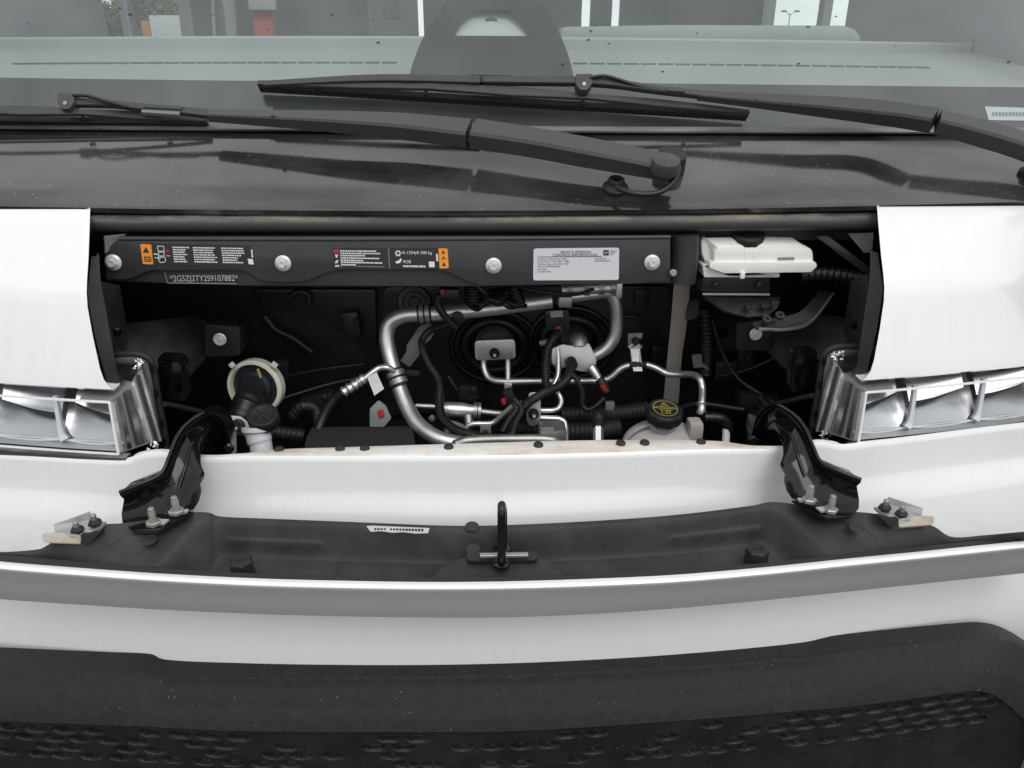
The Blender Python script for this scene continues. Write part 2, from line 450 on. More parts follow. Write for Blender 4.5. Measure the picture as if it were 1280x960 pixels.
# --- windshield
W0 = CR+Vector((0, .008, .0)); WT = P(604, 97, 1.39)
WD = (WT-W0); WD.x = 0; WD.normalize(); WN = Vector((0, -WD.z, WD.y))
def wp(x, s, d=0): return Vector((x, W0.y, W0.z))+WD*s+WN*d+Vector((0, .035*x*x, 0))
rows = [[wp(-1.12+2.24*j/24, s) for j in range(25)] for s in [0, .1, .2, .4, .6, .8, 1.0, 1.15]]
ws = grid('windshield', rows, 'windshield_glass', van)
sub(ws, 'large sloping clear windshield with black lower border')
def WPX(u, v, d=-.003):
    p = CAM+ray(u, v); dr = ray(u, v); x = 0
    for i in range(8):
        o = Vector((x, W0.y+.035*x*x, W0.z))+WN*d
        t = (o-CAM).dot(WN)/dr.dot(WN); q = CAM+dr*t; x = q.x
    return q
def ws_s(p): return (p-Vector((p.x, W0.y+.035*p.x*p.x, W0.z))).dot(WD)
# black ceramic band
top_px = [(-330, 92), (-100, 95), (0, 97), (325, 101), (500, 101), (720, 103), (900, 105), (1280, 109), (1500, 110)]
tp = cat([WPX(u, v) for u, v in top_px], 60)
rows = [[wp(p.x, -.01, -.003) for p in tp], [p.lerp(wp(p.x, -.01, -.003), .5) for p in tp], tp]
grid('ceramic_band', rows, 'frit', ws)
# ceramic tower round the camera, with its clear window
side_l = [(509, 104), (515, 82), (523, 60), (534, 37), (548, 15), (561, -3), (580, -27), (600, -46)]
side_r = [(634, -46), (654, -27), (671, -3), (682, 12), (694, 32), (705, 54), (713, 78), (719, 104)]
hole = [(568, 44.5), (573, 34), (580, 24), (591, 13.5), (600, 12), (625, 12), (636, 13.5), (648, 25), (656, 37), (660, 45)]
tow = prism('ceramic_tower', cat([WPX(u, v, -.0042) for u, v in side_l], 16)+cat([WPX(u, v, -.0042) for u, v in side_r], 16), 0, 'frit', ws, hole=[[WPX(u, v, -.0042) for u, v in hole]])
# camera behind the window
c0 = WPX(614, 30, -.03)
grid('camera_housing', [[WPX(u, v, -.012-.014*(44-v)/34) for u in (560, 580, 600, 614, 628, 648, 668)] for v in (10, 20, 32, 46)], 'cab_pale', ws)
lathe('camera_lens', [(.013, 0), (.013, .006), (.010, .009), (.006, .008), (.0, .007)], c0+Vector((0, -.004, -.002)), Vector((0, -1, .1)), 'dash_dark', ws)
# identity plate behind the glass
pl_ = [WPX(1231, 133, -.0015), WPX(1290, 135, -.0015), WPX(1294, 151, -.0015), WPX(1236, 150, -.0015)]
obj('identity_plate', pl_, [(0, 1, 2, 3)], 'label_white', ws)
q = []
for k in range(12):
    u = 1240+k*4.2
    q.append([WPX(u, 140, -.001), WPX(u+3, 140.2, -.001), WPX(u+3, 145, -.001), WPX(u, 145, -.001)])
joinquads('plate_print', q, 'print_grey', ws)
# bug splashes
q = []
for i in range(26):
    u, v = random.uniform(0, 1280), random.uniform(5, 90); r_ = random.uniform(.7, 2.0)
    q.append([WPX(u+r_*math.cos(a)*random.uniform(1, 1.8), v+r_*.6*math.sin(a), .0012) for a in [0, 1, 2, 3.1, 4.2, 5.2]])
joinquads('bug_splashes', q, 'rubber', ws)['kind'] = 'stuff'

# --- wipers
def on_cowl(u, v, h): return PP(u, v, CO+CN*h, CN)
def on_ws(u, v, h): return PP(u, v, W0+WN*h, WN)
def blade(wiper, a, b, lift, seam):
    """a, b : glass-side ends of the blade (world)"""
    d = (b-a); n = WN
    path = [a, a.lerp(b, .25), a.lerp(b, .5), a.lerp(b, .75), b]
    bar('blade_rubber', [p+n*.004 for p in path], .006, .010, n, 'rubber', wiper)
    bar('blade_channel', [p+n*.012 for p in path], .010, .004, n, 'rubber', wiper)
    L = d.length
    for f0, f1, w_ in ((.0, .40, .014), (.36, .66, .018), (.62, 1.0, .014)):
        pp = [a.lerp(b, f0+(f1-f0)*t)+n*(.014+.018*math.sin(math.pi*min(1, max(0, (f0+(f1-f0)*t)*.92+.04)))) for t in (0, .25, .5, .75, 1)]
        bar('blade_bridge', pp, [w_*.6, w_, w_*.6], .006, n, 'wiper', wiper)
    for f in (.12, .34, .66, .88):
        p = a.lerp(b, f)+n*.018
        lathe('blade_rivet', [(.003, -.006), (.003, .006)], p, n.cross(d).normalized(), 'rubber', wiper, seg=8)
def nozzle(wiper, u, v, h, conv):
    c = conv(u, v, h)
    o = conv
    pts = [conv(u-10, v-10, h), conv(u+11, v-10, h), conv(u+11, v+1, h), conv(u+4, v+10, h), conv(u-5, v+10, h), conv(u-11, v+2, h)]
    prism('spray_nozzle', rounded(pts, .003), .016, 'wiper', wiper, bev=.0012)
    lathe('nozzle_screw', [(.0032, 0), (.003, .0012), (.001, .0012)], conv(u, v+3, h)+Vector((0, -.0012, .0004)), Vector((0, -1, .3)), 'stud', wiper, seg=12)

wl = empty('wiper', on_cowl(832, 203, .02), van); sub(wl, 'black wiper lying across the cowl, pivot by the rubber hose grommet')
cpv = on_cowl(831, 204, .040)
lathe('pivot_nut_cap', [(.0205, -.016), (.0205, -.002), (.0185, .002), (.008, .004), (0, .0042)], on_cowl(833, 201, .060), CN, 'wiper', wl, 32)
lathe('pivot_shaft', [(.024, -.01), (.022, .03)], on_cowl(836, 214, .0), CN, 'rubber', wl, 24)
rootp = [on_cowl(846, 212, .040), on_cowl(800, 202, .042), on_cowl(735, 190, .045), on_cowl(665, 177, .047), on_cowl(592, 166, .047)]
bar('arm_root', rootp, [.040, .043, .044, .044, .046], [.020, .024, .026, .026, .026], CN, 'wiper', wl)
armp = [on_cowl(586, 166, .047), on_cowl(500, 157, .046), on_cowl(420, 151.5, .045), on_cowl(330, 147, .040), on_cowl(262, 144, .036)]
bar('arm', armp, [.045, .040, .032, .024, .018], [.025, .024, .020, .016, .012], CN, 'wiper', wl)
bar('arm_knuckle', [on_cowl(598, 182, .034), on_cowl(560, 176, .034)], .010, .014, CN, 'rubber', wl, n=6)
bar('arm_tip', [on_ws(268, 143, .040), on_ws(220, 138, .042), on_ws(175, 134, .042), on_ws(140, 130, .040), on_ws(95, 128, .038)], [.014, .012, .011, .011, .014], .008, WN, 'wiper', wl)
bar('arm_clip', [on_ws(228, 136, .046), on_ws(180, 133, .046)], .006, .004, WN, 'wiper', wl, n=6)
bar('arm_weight', [on_ws(178, 140, .043), on_ws(225, 143, .043)], .006, .006, WN, 'grey_plastic', wl, n=6)
lathe('arm_rivet', [(.0035, 0), (.003, .002), (0, .003)], on_cowl(341, 145, .050), CN, 'wiper', wl, 12)
blade(wl, on_ws(-190, 152, .004), on_ws(262, 159, .004), 0, 0)
nozzle(wl, 82, 126, .046, on_ws)
tube('washer_hose', [on_ws(92, 119, .046), on_ws(110, 120, .050), on_ws(130, 126, .048), on_ws(160, 134, .044)], .0028, 'hose', wl, 8)
tube('feed_hose', [on_cowl(771, 234, .022), on_cowl(785, 240, .026), on_cowl(805, 243, .026), on_cowl(825, 240, .028), on_cowl(841, 228, .034), on_cowl(848, 212, .042), on_cowl(845, 202, .046)], .0042, 'hose', wl, 12, n=40)
lathe('hose_grommet', [(.019, -.002), (.019, .004), (.013, .010), (.012, .016), (.007, .017), (.006, .010), (0, .009)], on_cowl(769, 236, .0035), CN, 'rubber', wl, 32)

wr = empty('wiper', on_cowl(1300, 205, .02), van); sub(wr, 'black wiper resting on the glass below the camera tower')
bar('arm_root', [on_cowl(1345, 212, .042), on_cowl(1290, 186, .046), on_cowl(1230, 167, .052), on_cowl(1172, 152, .056)], [.042, .042, .040, .036], [.024, .026, .026, .024], CN, 'wiper', wr)
lathe('pivot_nut_cap', [(.0205, -.016), (.0205, -.002), (.0185, .002), (.008, .004), (0, .0042)], on_cowl(1340, 208, .064), CN, 'wiper', wr, 32)
lathe('pivot_shaft', [(.024, -.01), (.022, .03)], on_cowl(1342, 218, 0), CN, 'rubber', wr, 24)
lathe('hose_grommet', [(.019, -.002), (.019, .004), (.013, .010), (.012, .016), (.007, .017), (.006, .010), (0, .009)], on_cowl(1289, 219, .0035), CN, 'rubber', wr, 32)
tube('feed_hose', [on_cowl(1290, 218, .02), on_cowl(1310, 226, .026), on_cowl(1340, 228, .03), on_cowl(1356, 215, .04)], .0042, 'hose', wr, 12, n=30)
bar('arm', [on_cowl(1168, 150, .056), on_ws(1100, 140, .050), on_ws(1020, 132, .048), on_ws(940, 125, .044), on_ws(872, 119, .040)], [.036, .034, .028, .020, .014], [.024, .024, .020, .014, .010], (CN+WN).normalized(), 'wiper', wr)
bar('arm_tip', [on_ws(874, 118, .042), on_ws(820, 112, .046), on_ws(770, 105, .046), on_ws(728, 102, .044), on_ws(660, 101, .042), on_ws(604, 101, .040)], [.012, .012, .013, .014, .014, .012], .009, WN, 'wiper', wr)
bar('arm_clip', [on_ws(832, 112, .050), on_ws(856, 114, .050)], .006, .004, WN, 'wiper', wr, n=6)
lathe('arm_rivet', [(.0035, 0), (.003, .002), (0, .003)], on_ws(946, 124, .052), WN, 'wiper', wr, 12)
blade(wr, on_ws(326, 113, .004), on_ws(932, 149, .004), 0, 0)
bar('blade_cover', [on_ws(330, 105, .024), on_ws(470, 98, .036), on_ws(600, 100, .042)], [.010, .013, .014], .006, WN, 'wiper', wr)
nozzle(wr, 730, 102, .052, on_ws)
tube('washer_hose', [on_ws(738, 97, .052), on_ws(755, 95, .054), on_ws(775, 100, .054), on_ws(800, 108, .050), on_ws(830, 114, .048)], .0028, 'hose', wr, 8)
bar('blade_hook', [on_ws(588, 100, .036), on_ws(640, 101, .036)], .016, .010, WN, 'rubber', wr, n=6)

# --- fenders, inner seals, headlights (both sides from one description)
KF = .15
def fender(s):
    inner = [(113, 261.5, 1.112), (112.5, 264, 1.105), (112, 285, 1.075), (110.5, 325, 1.022), (108.8, 350, .990), (108.3, 366, .972), (109.5, 384, .962), (116, 420, .944), (125, 461, .924), (130, 475, .917), (140, 487, .912)]
    rows = []
    n = 26
    for (u, v, y) in inner:
        p = PL(u, v, y, -1)
        y0 = y - KF*p.x*p.x
        r = []
        for j in range(n):
            x = p.x+(-1.02-p.x)*j/(n-1); e = max(0, abs(x)-.78)
            kk = KF if y < 1.0 else KF*max(.1, (1.11-y)/.11)
            r.append(Vector((x, y+kk*(x*x-p.x*p.x)+e*e*1.6, p.z-e*.05)))
        rows.append(r)
    # return lip under the lower edge and along the inner edge
    last = rows[-1]
    rows.append([v+Vector((0, .004, -.0035)) for v in last]); rows.append([v+Vector((0, .022, -.002)) for v in last])
    rows = [[r[0]+Vector((-.020, .03, -.002))]+[r[0]+Vector((-.002, .004, 0))]+r for r in rows]
    if s > 0: rows = [[Vector((-v.x, v.y, v.z)) for v in r] for r in rows]
    f = grid('fender', rows, 'white_paint', van, thick=.0025, sharp=50)
    # seal strip down the inner edge
    o = [(124, 319, 1.06), (126, 352, 1.03), (132, 385, 1.005), (140, 430, .985), (148, 476, .97)]
    i_ = [(114, 321, 1.055), (111, 352, 1.02), (110, 371, 1.0), (120, 425, .975), (134, 476, .955)]
    a = [PL(*p, s) for p in i_]; b = [PL(*p, s) for p in o]
    bk = [p+Vector((0, .03, 0)) for p in b]
    loft('fender_seal', [a, b, [p+Vector((-.006*(1 if s < 0 else -1), .012, 0)) for p in b]], 'rubber', f, n=24, thick=.003, sharp=30)
    return f
for s in (-1, 1): fender(s)

def headlight(s):
    h = empty('headlight', PL(60, 540, .95, s), van)
    def Q(u, v, y, k=0): return PL(u, v, y, s, k)
    yf = lambda x: .868+KF*x*x + (max(0, abs(x)-.78)**2)*1.6
    c_t, c_b = P(138, 503, .905), P(150, 566, .903)
    xi_t, xi_b = c_t.x, c_b.x
    zt, zb = c_t.z, c_b.z
    sg = 1 if s < 0 else -1
    def W(x, y, z): return Vector((x*sg, y, z))
    n = 26
    top = [W(xi_t+(-1.0-xi_t)*j/(n-1), yf(xi_t+(-1.0-xi_t)*j/(n-1)), zt+.001) for j in range(n)]
    bot = [W(xi_b+(-1.0-xi_b)*j/(n-1), yf(xi_b+(-1.0-xi_b)*j/(n-1))-.004, zb) for j in range(n)]
    ttop = [p+Vector((0, .045, .012)) for p in top]
    # lens: front sheet, top sheet, inboard cheek
    B1, B2 = Q(166, 478, .965), Q(189, 553, .965)
    C1, C2 = Q(176, 452, .99), Q(203, 553, .99)
    grid('lens', [[B1+(ttop[0]-B1)*1.0]+ttop, [B1]+top, [B2]+bot][1:], 'lens', h, thick=0)
    grid('lens_top', [top, ttop], 'lens', h)
    bar('lens_edge', top, .002, .0028, Z, 'lens_rib', h, n=30)
    bar('lens_edge', bot, .002, .0025, Z, 'lens_rib', h, n=30)
    bar('lens_edge', [top[0], bot[0]], .003, .004, Vector((0, -1, 0)), 'lens_rib', h, n=8)
    # inboard cheek steps in frosted and clear plastic
    grid('cheek_panel', [[top[0].lerp(B1, t)+Vector((0, 0, .002)) for t in (0, .1, .5, .93, 1)], [bot[0].lerp(B2, t) for t in (0, .1, .5, .93, 1)]], 'satin', h, thick=.002)
    grid('cheek_step', [[B1, B1.lerp(C1, .35)+Vector((0, .012, 0)), C1], [B2, B2.lerp(C2, .35)+Vector((0, .012, 0)), C2]], 'satin', h, thick=.002, sharp=10)
    grid('cheek_roof', [[top[0], B1], [top[1], Q(140, 470, .985)], [top[2], Q(120, 465, .99)]], 'satin', h)
    for tt, wd_, m_ in ((.06, .004, 'crystal'), (.30, .006, 'chrome_soft'), (.55, .003, 'streak_dark'), (.66, .009, 'chrome_soft'), (.90, .004, 'crystal')):  # bright and dark bars imitate highlights in the thick clear cheek
        bar('cheek_streak', [top[0].lerp(B1, tt)+Vector((.002*sg, -.001, -.002)), bot[0].lerp(B2, tt)+Vector((.002*sg, -.001, .004))], wd_, .003, Vector((sg*.6, -1, .2)), m_, h, n=4)
    for tt, wd_, m_ in ((.3, .004, 'streak_dark'), (.5, .006, 'crystal'), (.75, .005, 'chrome_soft')):
        bar('cheek_streak', [B1.lerp(C1, tt)+Vector((.002*sg, .004, 0)), B2.lerp(C2, tt)+Vector((.002*sg, .004, 0))], wd_, .004, Vector((sg*.6, -1, .2)), m_, h, n=4)
    bar('cheek_rib', [B1, B2], .003, .005, Vector((0, -1, 0)), 'lens_rib', h, n=8)
    # crystalline corner lumps of the lens moulding
    for (cu, cv, cy) in ((172, 455, .975), (190, 557, .965)):
        vs_, fs = [], []
        for i in range(16):
            p = Q(cu+random.uniform(-7, 7), cv+random.uniform(-6, 6), cy+random.uniform(-.006, .006)); b = len(vs_)
            for d in ((1, 0, 0), (-1, 0, 0), (0, 1, 0), (0, -1, 0), (0, 0, 1), (0, 0, -1)):
                vs_.append(p+Vector(d)*random.uniform(.001, .004))
            for t in ((0, 2, 4), (2, 1, 4), (1, 3, 4), (3, 0, 4), (2, 0, 5), (1, 2, 5), (3, 1, 5), (0, 3, 5)): fs.append(tuple(b+i_ for i_ in t))
        obj('lens_moulding', vs_, fs, 'crystal', h)
    # gasket round the inboard end
    g = [Q(128, 446, 1.0), Q(150, 443, 1.0), Q(172, 443, 1.0), Q(187, 450, 1.0), Q(193, 468, 1.0), Q(199, 505, .998), Q(206, 540, .995), Q(208, 562, .99)]
    tube('gasket', g, .0045, 'rubber', h, 10, n=40)
    for f in (.45, .62, .8, .92):
        p = cat(g, 50)[int(f*49)]
        box('gasket_clip', p+Vector((0, -.004, 0)), (.005, .006, .012), 'black_paint', h, .001)
    # inner slotted frame
    op = rounded([Q(196, 443, 1.03), Q(232, 446, 1.03), Q(236, 500, 1.03), Q(204, 504, 1.03)], .012)
    ho = rounded([Q(211, 452, 1.03), Q(225, 453, 1.03), Q(229, 493, 1.03), Q(216, 495, 1.03)], .008)
    prism('slotted_frame', op, .012, 'black_paint', h, hole=[ho])
    for k in range(10):
        v0 = 453+k*4.2
        box('frame_louvre', Q(203.5+k*.45, v0, 1.026), (.010, .004, .0025), 'black_paint', h, 0)
    # reflector cells
    dep = .075
    bounds = [xi_b+.003, xi_b-.078, xi_b-.185, xi_b-.29, xi_b-.40]
    for ci in range(4):
        x0, x1 = bounds[ci], bounds[ci+1]
        rows = []
        for ti in range(15):
            t = ti/14
            r = []
            for si in range(17):
                q_ = si/16; x = x0+(x1-x0)*q_
                side = abs(2*q_-1)
                dpt = dep*(.25+.75*(1-t)**.8)*(1-side**6*.28)
                z = zb+.012+(zt-.004-zb-.012)*(1-t)**1.0 - .004*(1-side**2)*t
                r.append(W(x, yf(x)+.006+dpt*(1-t*.75), z))
            rows.append(r)
        grid('reflector', rows, 'chrome', h)
        # dark light slot at the head of the bowl with a pale module over it
        xa, xb = x0+(x1-x0)*.05, x0+(x1-x0)*.72
        pts = []
        for i in range(9):
            t = i/8; x = xa+(xb-xa)*t
            pts.append(W(x, yf(x)+.022, zt-.034+.021*t**1.6))
        bar('light_slot', pts, .006, .004, Vector((0, -1, .3)), 'ink', h, n=16)
        mo = [[W(xa+(xb-xa)*t, yf(x0)+.026+.008*k, zt-.031+.021*t**1.6+.010*k) for t in (0, .25, .5, .75, 1)] for k in (0, 1, 2)]
        grid('light_module', mo, 'chrome_soft', h, thick=.001)
        lipp = [rows[-1][i_]+Vector((0, -.003, -.001)) for i_ in range(17)]
        bar('cell_lip', lipp, .0025, .0022, Z, 'lens_rib', h, n=20)
        # rib between the cells
        xr = x1
        bar('cell_rib', [W(xr, yf(xr)+.012, zt), W(xr, yf(xr)+.006, zb+.022), W(xr+.004, yf(xr)+.003, zb+.012)], [.006, .006, .012], .006, Vector((0, -1, .1)), 'lens_rib', h, n=12)
    # lower shelf and black trim under the lens
    sh = [[W(x, yf(x)+o, z) for x in [xi_b+(-1.0-xi_b)*j/30 for j in range(31)]] for o, z in ((.040, zb+.014), (.012, zb+.010), (.0, zb+.002))]
    grid('lower_shelf', sh, 'satin', h)
    bar('shelf_highlight', [W(x, yf(x)+.008, zb+.0105) for x in [xi_b+(-1.0-xi_b)*j/30 for j in range(31)]], .002, .002, Z, 'lens_rib', h, n=40)  # pale bar painted in as a highlight along the shelf
    tr = [W(x, yf(x)-.003, zb-.006) for x in [xi_b+.012+(-1.0-xi_b)*j/30 for j in range(31)]]
    bar('lower_trim', tr, .014, .009, Z, 'seal_rubber', h, n=40)
    bh = [[W(x, yf(x)+.11, z) for x in (xi_b+.01, -.7, -1.0)] for z in (zb-.01, zt+.02)]
    grid('housing', bh, 'cab', h)
    rf = [[W(x, yf(x)+o, zt+.014) for x in (xi_b, -.6, -.7, -.85, -1.0)] for o in (.03, .11)]
    grid('housing_roof', rf, 'chrome_soft', h)
    return h
hl = headlight(-1); hr = headlight(1)
sub(hl, 'clear headlight whose inboard cheek stands beside the washer filler')
sub(hr, 'clear headlight whose inboard cheek stands beside the coolant tank')

# --- bumper, fascia and radiator-support lip
fas = []
topc = [(-260, 556), (0, 569), (120, 575), (160, 575.5), (172, 570), (200, 566), (250, 573), (345, 571), (640, 570), (880, 563), (980, 561.5), (1020, 554), (1042, 556), (1056, 558.5), (1100, 553), (1280, 531), (1500, 505)]
tw = [P(u, v, .858, KF) for u, v in topc]
zt_of = cat(tw, 120)
def yk(y, x): return y+KF*x*x+max(0, abs(x)-.78)**2*1.6
rows = [[Vector((p.x, yk(.862, p.x), p.z+.002)) for p in zt_of], [Vector((p.x, yk(.857, p.x), p.z)) for p in zt_of]]
for zc, y in ((1.012, .856), (.995, .853), (.975, .850), (.962, .846), (.952, .838), (.935, .832), (.90, .822), (.86, .812), (.81, .800), (.77, .794), (.745, .789), (.70, .789), (.60, .80), (.50, .86)):
    r = []
    for p in zt_of:
        f = min(1, (1.018-zc)/(1.018-.745))
        z = p.z+(.745-p.z)*f if zc > .7 else zc+min(0, p.z-1.018)*0
        r.append(Vector((p.x, yk(y, p.x), z)))
    rows.append(r)
fascia = grid('front_fascia', rows, 'white_paint', van, sharp=60)
sub(fascia, 'white painted fascia between lip and bumper')
# lip
lipb = [(172, 566), (205, 561), (250, 567), (262, 569), (300, 567), (345, 560.5), (430, 557.5), (560, 553.5), (680, 550), (770, 548.5), (870, 549), (905, 550.5), (940, 556), (980, 557), (1018, 549), (1044, 552)]
lb = cat([P(u, v+1.5, .892, .05) for u, v in lipb], 80)
rows = [[p+Vector((0, .012, -.03)) for p in lb], [p+Vector((0, .002, -.001)) for p in lb], lb]
fr_ = []
for p in lb:
    # front edge of the lip sits on the top of the fascia
    best = min(zt_of, key=lambda q: abs(q.x-p.x)); fr_.append(Vector((p.x, yk(.861, p.x), best.z+.0035)))
rows.append([a.lerp(b, .5)+Vector((0, 0, .0012)) for a, b in zip(lb, fr_)]); rows.append(fr_); rows.append([p+Vector((0, -.002, -.003)) for p in fr_])
lip = grid('support_lip', rows, 'white_under', van, thick=.0015, sharp=30)
sub(lip, 'dirty white steel lip along the front of the opening')
for (u, v) in ((348, 570), (425, 567), (456, 567), (561, 564.5), (673, 562.5), (776, 562), (806, 560.5), (877, 561)):
    p = P(u, v, .875, .05)
    q = min(range(80), key=lambda i: abs(lb[i].x-p.x)); zz = lb[q].lerp(fr_[q], .5)
    lathe('plug', [(.0062, -.002), (.0062, .0008), (.005, .0018), (.0025, .0026), (0, .0022)], Vector((p.x, zz.y, zz.z+.0025)), Vector((0, -.25, 1)), 'rubber', lip, 20)

# bumper
bt = [(-300, 818), (-120, 824), (0, 830), (120, 835.5), (178, 838), (196, 843.5), (300, 845.5), (430, 845.5), (640, 842), (850, 832.5), (1010, 821), (1036, 817), (1056, 813.5), (1130, 805), (1215, 797), (1240, 796), (1262, 800), (1285, 811), (1310, 830), (1340, 866), (1365, 915), (1385, 980)]
be = [(-300, 884), (-120, 892), (0, 901), (120, 906), (178, 908), (196, 909), (300, 914), (430, 915), (640, 914), (850, 901), (1010, 888), (1036, 886), (1056, 884), (1130, 875), (1200, 865), (1225, 864), (1245, 870), (1262, 882), (1280, 900), (1300, 930), (1318, 975), (1330, 1030)]
nb = 150
TB = cat([P(u, v, .772, .10) for u, v in bt], nb); EB = cat([P(u, v, .728, .10) for u, v in be], nb)
rows = [[p+Vector((0, .03, .0)) for p in TB], TB, [p+Vector((0, -.003, -.0015)) for p in TB]]
def stepw(x):
    a = min(1, max(0, (.46-abs(x))/.02)); return a*a*(3-2*a)
for f in (.15, .3, .42, .48, .54, .62, .8, .92, 1.0):
    r = []
    for a, b in zip(TB, EB):
        p = a.lerp(b, f); p.y -= .006*math.sin(math.pi*f)
        dip = stepw(p.x)*(1 if f < .44 else max(0, 1-(f-.44)/.12))
        p.y += .006*dip
        r.append(p)
    rows.append(r)
bump_o = grid('bumper', rows, 'bumper', van, sharp=70)
sub(bump_o, 'black textured plastic bumper with pocketed lower face')
# pocketed lower face : fine relief
pk = []
rr = random.Random(3)
def pocket(px, pz, x, z, w_, h_, kind):
    dx, dz = (x-px), (z-pz)
    if abs(dx) > w_*1.1 or abs(dz) > h_*1.3: return 0
    if kind == 0:
        d = math.sqrt((dx/w_)**2+(dz/h_)**2)
    else:
        # half-round with a flat floor line
        d = max(math.sqrt((max(0, abs(dx)-w_*.35)/(w_*.65))**2+(dz/h_)**2), 0 if kind == 1 else abs(dx)/w_)
    return min(1, max(0, (1-d)/.10))
cols_n = 1150; rws = 125
x_lo, x_hi = -.76, .80
for rI in range(4):
    for cI in range(44):
        x = x_lo+(cI+.5*(rI % 2))*.0385+rr.uniform(-.003, .003)
        edge = abs(x)/.6
        if x > .70 or rr.random() < (.10 if edge > .75 else .30 if edge > .5 else .5 if rI > 0 else .62): continue
        pk.append((x, rI, rr.choice((0, 0, 1, 1)), 0.0150, .0085))
EBf = cat(EB, 400)
def eb_at(x):
    j = min(range(len(EBf)), key=lambda i: abs(EBf[i].x-x)); return EBf[j]
rows = []
ecache = [eb_at(x_lo+(x_hi-x_lo)*j/(cols_n-1)) for j in range(cols_n)]
import bisect
buck = {}
for (px, rI, kd, w_, h_) in pk: buck.setdefault(math.floor(px/.02), []).append((px, rI, kd, w_, h_))
zr_l, zr_r = eb_at(-.60), eb_at(.60)
def zref(x):
    if x > .60: return zr_r.z
    if x < -.60: return zr_l.z
    return None
zrefs = [zref(x_lo+(x_hi-x_lo)*j/(cols_n-1)) for j in range(cols_n)]
fr_list = [i/150*.70 for i in range(151)]+[.8, 1.0]
for f in fr_list:
    r = []
    for j in range(cols_n):
        x = x_lo+(x_hi-x_lo)*j/(cols_n-1); e = ecache[j]; z0 = zrefs[j] if zrefs[j] is not None else e.z
        zl = z0-.15 if f < .9 else z0-.40
        z = e.z+(zl-e.z)*f; dz = z-z0
        y = e.y+.004*min(1, f*20)+.026*f
        dpt = 0
        if f > .03 and dz > -.115:
            b_ = math.floor(x/.02)
            for kk in (b_-1, b_, b_+1):
                for (px, rI, kd, w_, h_) in buck.get(kk, ()):
                    dpt = max(dpt, pocket(px, -.020-.0195*rI, x, dz, w_, h_, kd))
        r.append(Vector((x, y+.013*dpt, z)))
    rows.append(r)
grid('bumper_face', rows, 'bumper_shade', bump_o, sharp=180)

# ================================================================== open hood
hood = empty('hood', P(640, 700, .76), van); sub(hood, 'hood tipped forward, black moulded inner side up, white outside')
KH = .12
def hp(u, v, y): return P(u, v, y, KH)
hem = [(-70, 703), (0, 711), (100, 719), (200, 726), (320, 732), (430, 735), (540, 736.5), (640, 735.5), (750, 732), (850, 727), (960, 717.5), (1060, 707), (1170, 696), (1280, 684.5), (1330, 680)]
sk0 = [(-70, 741), (0, 749), (100, 756), (200, 762), (320, 767.5), (430, 770.5), (540, 772), (640, 771.5), (750, 767), (850, 760), (960, 750), (1060, 739.5), (1170, 728), (1280, 716.5), (1330, 712)]
nh = 100
HEM = cat([hp(u, v, .695) for u, v in hem], nh)
SK = cat([hp(u, v, .737) for u, v in sk0], nh)
up_ = Vector((0, .004, .0045))
rows = [[p+Vector((0, .010, .002)) for p in HEM], [p+Vector((0, .004, .0032)) for p in HEM], [p+Vector((0, .001, .0026)) for p in HEM], [p+Vector((0, -.001, .001)) for p in HEM], [p+Vector((0, -.0005, -.0015)) for p in HEM],
        [a.lerp(b, .06)+Vector((0, 0, -.001)) for a, b in zip(HEM, SK)], [a.lerp(b, .5)+Vector((0, -.002, 0)) for a, b in zip(HEM, SK)], SK,
        [p+Vector((0, .012, -.003)) for p in SK], [p+Vector((0, .05, -.004)) for p in SK]]
osk = grid('outer_skin', rows, 'white_paint', hood, sharp=40)
# inner moulding as a shaped sheet
bk = [(-62, 684), (-20, 690), (45, 687), (62, 680), (100, 661), (135, 655), (152, 654), (200, 648), (243, 640.5), (262, 641), (275, 645.5), (340, 648.5), (430, 652), (560, 657), (640, 656), (760, 650), (850, 643), (940, 632), (958, 628), (975, 628), (1000, 631), (1040, 638), (1085, 641), (1130, 648), (1165, 657), (1190, 671), (1230, 669), (1275, 665), (1320, 662)]
def yb(u):
    x = abs(u-618)/ (618 if u < 618 else 640); return .800-.045*max(0, x-.55)/.45
BK = cat([P(u, v, yb(u)) for u, v in bk], 520)
rimf = [(-70, 690), (0, 698), (100, 707), (200, 715), (320, 722), (430, 725.5), (540, 727), (640, 726), (750, 723), (850, 717.5), (960, 708), (1060, 697), (1170, 686), (1280, 675), (1330, 671)]
RI = cat([P(u, v, .714, KH) for u, v in rimf], 240)
def sm(a, b, x):
    t = min(1, max(0, (x-a)/(b-a))); return t*t*(3-2*t)
rows = []
def rim_at(x):
    j = min(range(240), key=lambda i: abs(RI[i].x-x)); return RI[j]
RIM = [rim_at(p.x) for p in BK]
ns = 90
rows.append([p+Vector((0, .006, -.02)) for p in BK])
